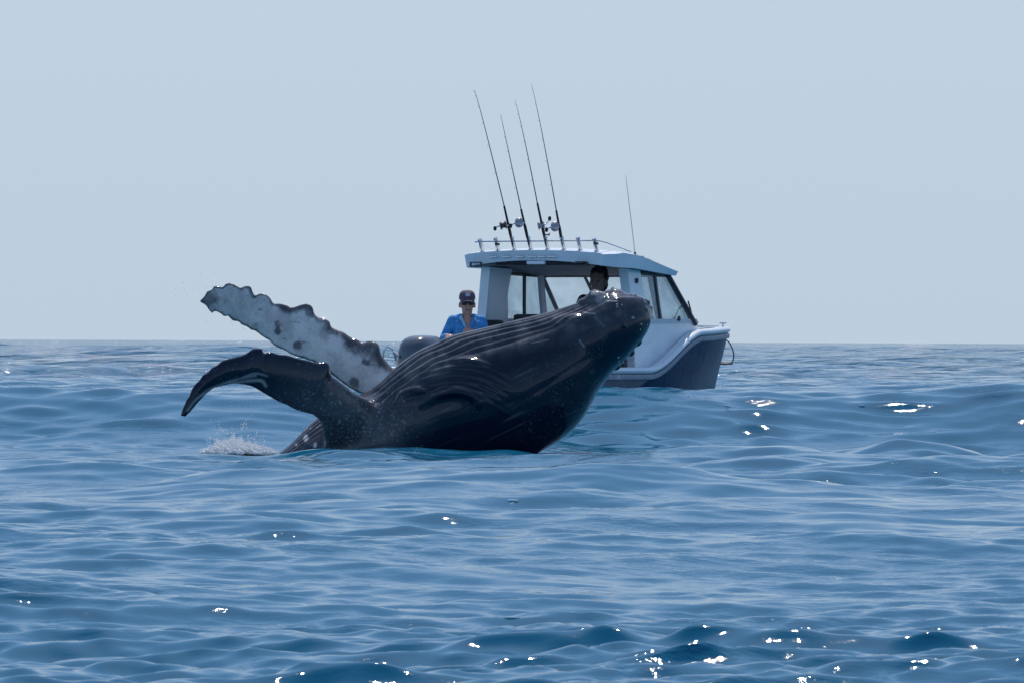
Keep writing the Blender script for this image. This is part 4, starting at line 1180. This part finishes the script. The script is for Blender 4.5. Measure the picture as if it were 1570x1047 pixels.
    for sd in (-1, 1):
        MB().box(S(sd*.14, -.06, .015), (.10*k, .30*k, .03*k), .01).build("shoe", black, root)
    if cap:
        mb = MB(); loft(mb, [(0, .083*k, .101*k, (hz+.045)*k), (0, .084*k, .102*k, (hz+.075)*k), (0, .078*k, .093*k, (hz+.105)*k), (0, .062*k, .074*k, (hz+.128)*k), (0, .035*k, .04*k, (hz+.139)*k), (0, .005, .005, (hz+.141)*k)], 24, 2.1)
        co_ = mb.build("cap", cap_m, root, 60); co_.location.y = .008*k
        mb = MB(); G = []
        for v_ in np.linspace(0, 1, 6): G.append([Vector(S(.074*u*(1-.22*v_*v_), -.085-.075*v_*(1-.45*u*u)+.03*u*u, hz+.052-.022*v_-.016*u*u)) for u in np.linspace(-1, 1, 9)])
        mb.grid(G); bo = mb.build("peak", cap_m, co_, 60); bo.location.y = -.008*k; md_ = bo.modifiers.new("t", 'SOLIDIFY'); md_.thickness = .005
        mb = MB(); mb.box(S(0, -.094, hz+.095), (.05*k, .012*k, .036*k), .008, Matrix.Rotation(-.35, 3, 'X')); mb.build("cap_badge", cap_f, root)
        mb = MB()
        for sd in (-1, 1): mb.box(S(sd*.034, -.094, hz+.008), (.058*k, .014*k, .034*k), .008); mb.tube([S(sd*.06, -.09, hz+.012), S(sd*.082, -.04, hz+.012), S(sd*.082, .02, hz+.005)], .003, 5)
        mb.box(S(0, -.101, hz+.014), (.02*k, .006*k, .008*k)); mb.build("sunglasses", lens_m, root)
    else:
        parts_ = [ellip(S(0, .03, hz+.045), (.088*k, .098*k, .092*k)), ellip(S(0, .055, hz-.02), (.075*k, .07*k, .075*k))]
        r_ = random.Random(3)
        for _ in range(26):
            a = r_.uniform(0, 2*PI); b__ = r_.uniform(.35, 1.4); parts_.append(ellip(S(.085*math.cos(a)*math.cos(b__), .035+.09*math.sin(a)*math.cos(b__), hz+.055+.085*math.sin(b__)), (.016*k,)*3))
        ho = fuse(parts_, "hair", hair_m, root, .006, 1)
        bm_ = bmesh.new(); bm_.from_mesh(ho.data)
        bmesh.ops.delete(bm_, geom=[v for v in bm_.verts if v.co.y < -.035*k and v.co.z < (hz+.062)*k], context='VERTS'); bm_.to_mesh(ho.data); bm_.free()
        for sd in (-1, 1): MB().lathe([(0, -.004), (.011, 0), (0, .004)], Matrix.Translation(S(sd*.032, -.083, hz+.01)) @ Matrix.Rotation(PI/2, 4, 'X'), 10).build("eye", lens_m, root)
    MB().tube([S(-.022, -.0905, hz-.058), S(0, -.0935, hz-.0565), S(.022, -.0905, hz-.058)], .0045, 6).build("mouth", lip_m, root)
    for o_ in root.children:
        if o_.name.split('.')[0] in ("cap", "cap_badge", "sunglasses", "hair", "eye", "mouth"):
            o_.scale = (hs, hs, hz_); o_.location = (o_.location.x*hs, o_.location.y*hs, (1-hz_)*zt)
    return root

p1 = BW(2.06, -.60, .12)
pp = P(716, 444, p1.y)
person((pp.x, p1.y, .12), "man in blue open-collared shirt, dark cap and sunglasses standing at the boat's stern", (pp.z-.12)/1.796, skin, blue,
       (((-.30, .02, 1.16), (-.27, -.16, 1.20), (.2, -.9, -.3), (.5, 0, -.8)), ((.27, -.02, 1.17), (.08, -.24, 1.24), (-.9, -.25, .25), (0, .8, -.5))), 0, .08, True)
p2 = BW(3.38, .50, .2)
pp = P(917, 407, p2.y)
person((pp.x, p2.y, .2), "dark-haired man in a black shirt at the helm under the boat roof", (pp.z-.2)/1.80, skin_d, blackcloth,
       (((-.30, .06, 1.18), (-.24, .26, 1.12), (.3, .9, 0), (0, 0, -1)), ((.27, .02, 1.16), (.2, -.12, 1.02), (0, -.6, -.7), (-1, 0, 0))), 0, -.35, False)

# ================================================================ SPLASH AND SPRAY
foam = bpy.data.materials.new("white_foam"); foam.use_nodes = True
fb = foam.node_tree.nodes["Principled BSDF"]; fb.inputs["Base Color"].default_value = (.86, .88, .90, 1); fb.inputs["Roughness"].default_value = .35
fb.inputs["Subsurface Weight"].default_value = 0.4; fb.inputs["Subsurface Radius"].default_value = (.05, .05, .05)
fo_ = [n for n in foam.node_tree.nodes if n.type == 'OUTPUT_MATERIAL'][0]
ft_ = foam.node_tree.nodes.new("ShaderNodeBsdfTranslucent"); ft_.inputs["Color"].default_value = (.9, .92, .94, 1)
fm_ = foam.node_tree.nodes.new("ShaderNodeMixShader"); fm_.inputs["Fac"].default_value = 0.55
foam.node_tree.links.new(fb.outputs[0], fm_.inputs[1]); foam.node_tree.links.new(ft_.outputs[0], fm_.inputs[2]); foam.node_tree.links.new(fm_.outputs[0], fo_.inputs["Surface"])
drop = bpy.data.materials.new("water_drop"); drop.use_nodes = True
db = drop.node_tree.nodes["Principled BSDF"]; db.inputs["Base Color"].default_value = (.93, .95, .97, 1); db.inputs["Roughness"].default_value = .08
db.inputs["Transmission Weight"].default_value = .85; db.inputs["IOR"].default_value = 1.33
ico_bm = bmesh.new(); bmesh.ops.create_icosphere(ico_bm, subdivisions=1, radius=1.0)
ICO_V = np.array([list(v.co) for v in ico_bm.verts]); ICO_F = np.array([[v.index for v in f.verts] for f in ico_bm.faces]); ico_bm.free()
def blobs(name, pts, m):
    Vs, Fs = [], []
    for i, (c, r) in enumerate(pts):
        Vs.append(ICO_V*np.array(r)+np.array(c)); Fs.append(ICO_F+len(ICO_V)*i)
    me_ = np_mesh(name, np.vstack(Vs), np.vstack(Fs), True, [m])
    o = bpy.data.objects.new(name, me_); col.objects.link(o); return o
r_ = np.random.default_rng(4)
pts = []
prof = [(308,0),(320,4),(330,9),(337,19),(345,12),(356,21),(368,18),(378,12),(388,10),(400,7),(412,3),(424,0)]
for i in range(7500):
    px = r_.normal(362, 26)
    if not 308 < px < 424: continue
    h = float(np.interp(px, [p[0] for p in prof], [p[1] for p in prof]))
    h *= 0.8+.45*math.sin(px*.9)*math.sin(px*.37+1); f = r_.uniform(0, 1)**1.6
    y = WD-.2+r_.normal(0, .30)
    q = P(px+r_.normal(0, 2.0), 693-h*f*0.95-7*f, y)
    r = r_.uniform(.004, .020)*(1.25-1.0*f)*(1-.4*abs(px-362)/62)
    pts.append(((q.x, q.y, q.z), (r*r_.uniform(.8, 1.7), r, r*r_.uniform(.7, 1.3))))
for cx_, cy_, n_, sx_, sy_ in ((350, 660, 22, 8, 4), (375, 652, 16, 4, 6), (335, 655, 10, 6, 6), (395, 670, 30, 10, 5), (325, 672, 20, 7, 4)):
    for _ in range(n_):
        q = P(cx_+r_.normal(0, sx_), cy_+r_.normal(0, sy_), WD-.2+r_.normal(0, .2)); r = r_.uniform(.003, .009)
        pts.append(((q.x, q.y, q.z), (r, r, r*r_.uniform(.8, 1.6))))
sp = blobs("splash", pts, foam); tag(sp, "white splash of churned foam on the water under the whale's lower flipper", "splash", kind="stuff")
pts = []
for cx_, cy_, n_, sx_, sy_, a_, b_r in ((385, 620, 90, 35, 22, .0025, .006), (330, 590, 45, 28, 30, .0025, .006), (460, 640, 50, 22, 14, .0025, .007), (290, 440, 26, 22, 14, .002, .0048), (262, 470, 12, 24, 40, .0018, .004),
                                 (270, 665, 45, 55, 12, .0025, .0065), (200, 640, 25, 70, 25, .002, .005), (235, 545, 20, 60, 18, .002, .005), (400, 600, 40, 40, 10, .002, .006)):
    for _ in range(n_):
        q = P(cx_+r_.normal(0, sx_), cy_+r_.normal(0, sy_), WD+r_.normal(0, .5)); r = r_.uniform(a_, b_r)
        if q.z > .2: pts.append(((q.x, q.y, q.z), (r, r, r)))
for _ in range(150):      # drops shed along both flippers and the back
    src = random.choice([NEAR_L, FAR_L, NEAR_U, FAR_U]); b_ = random.choice(src[3:]); q = P(b_[0]+r_.normal(0, 4), b_[1]+abs(r_.normal(0, 14)), WD+r_.normal(0, .6)); r = r_.uniform(.002, .0048)
    if q.z > .2: pts.append(((q.x, q.y, q.z), (r, r, r)))
for k in range(120):      # and along the rostrum
    b_ = random.choice([(985,520),(968,548),(945,572),(925,592),(905,620),(890,648),(865,670),(840,684)]); q = P(b_[0]+abs(r_.normal(0, 7)), b_[1]+abs(r_.normal(0, 8)), WD-.1+r_.normal(0, .2)); r = r_.uniform(.002, .006)
    if q.z > .1: pts.append(((q.x, q.y, q.z), (r, r, r)))
sp = blobs("spray", pts, drop); tag(sp, "fine drops of spray flung off the whale's flippers and jaw", "spray", kind="stuff")
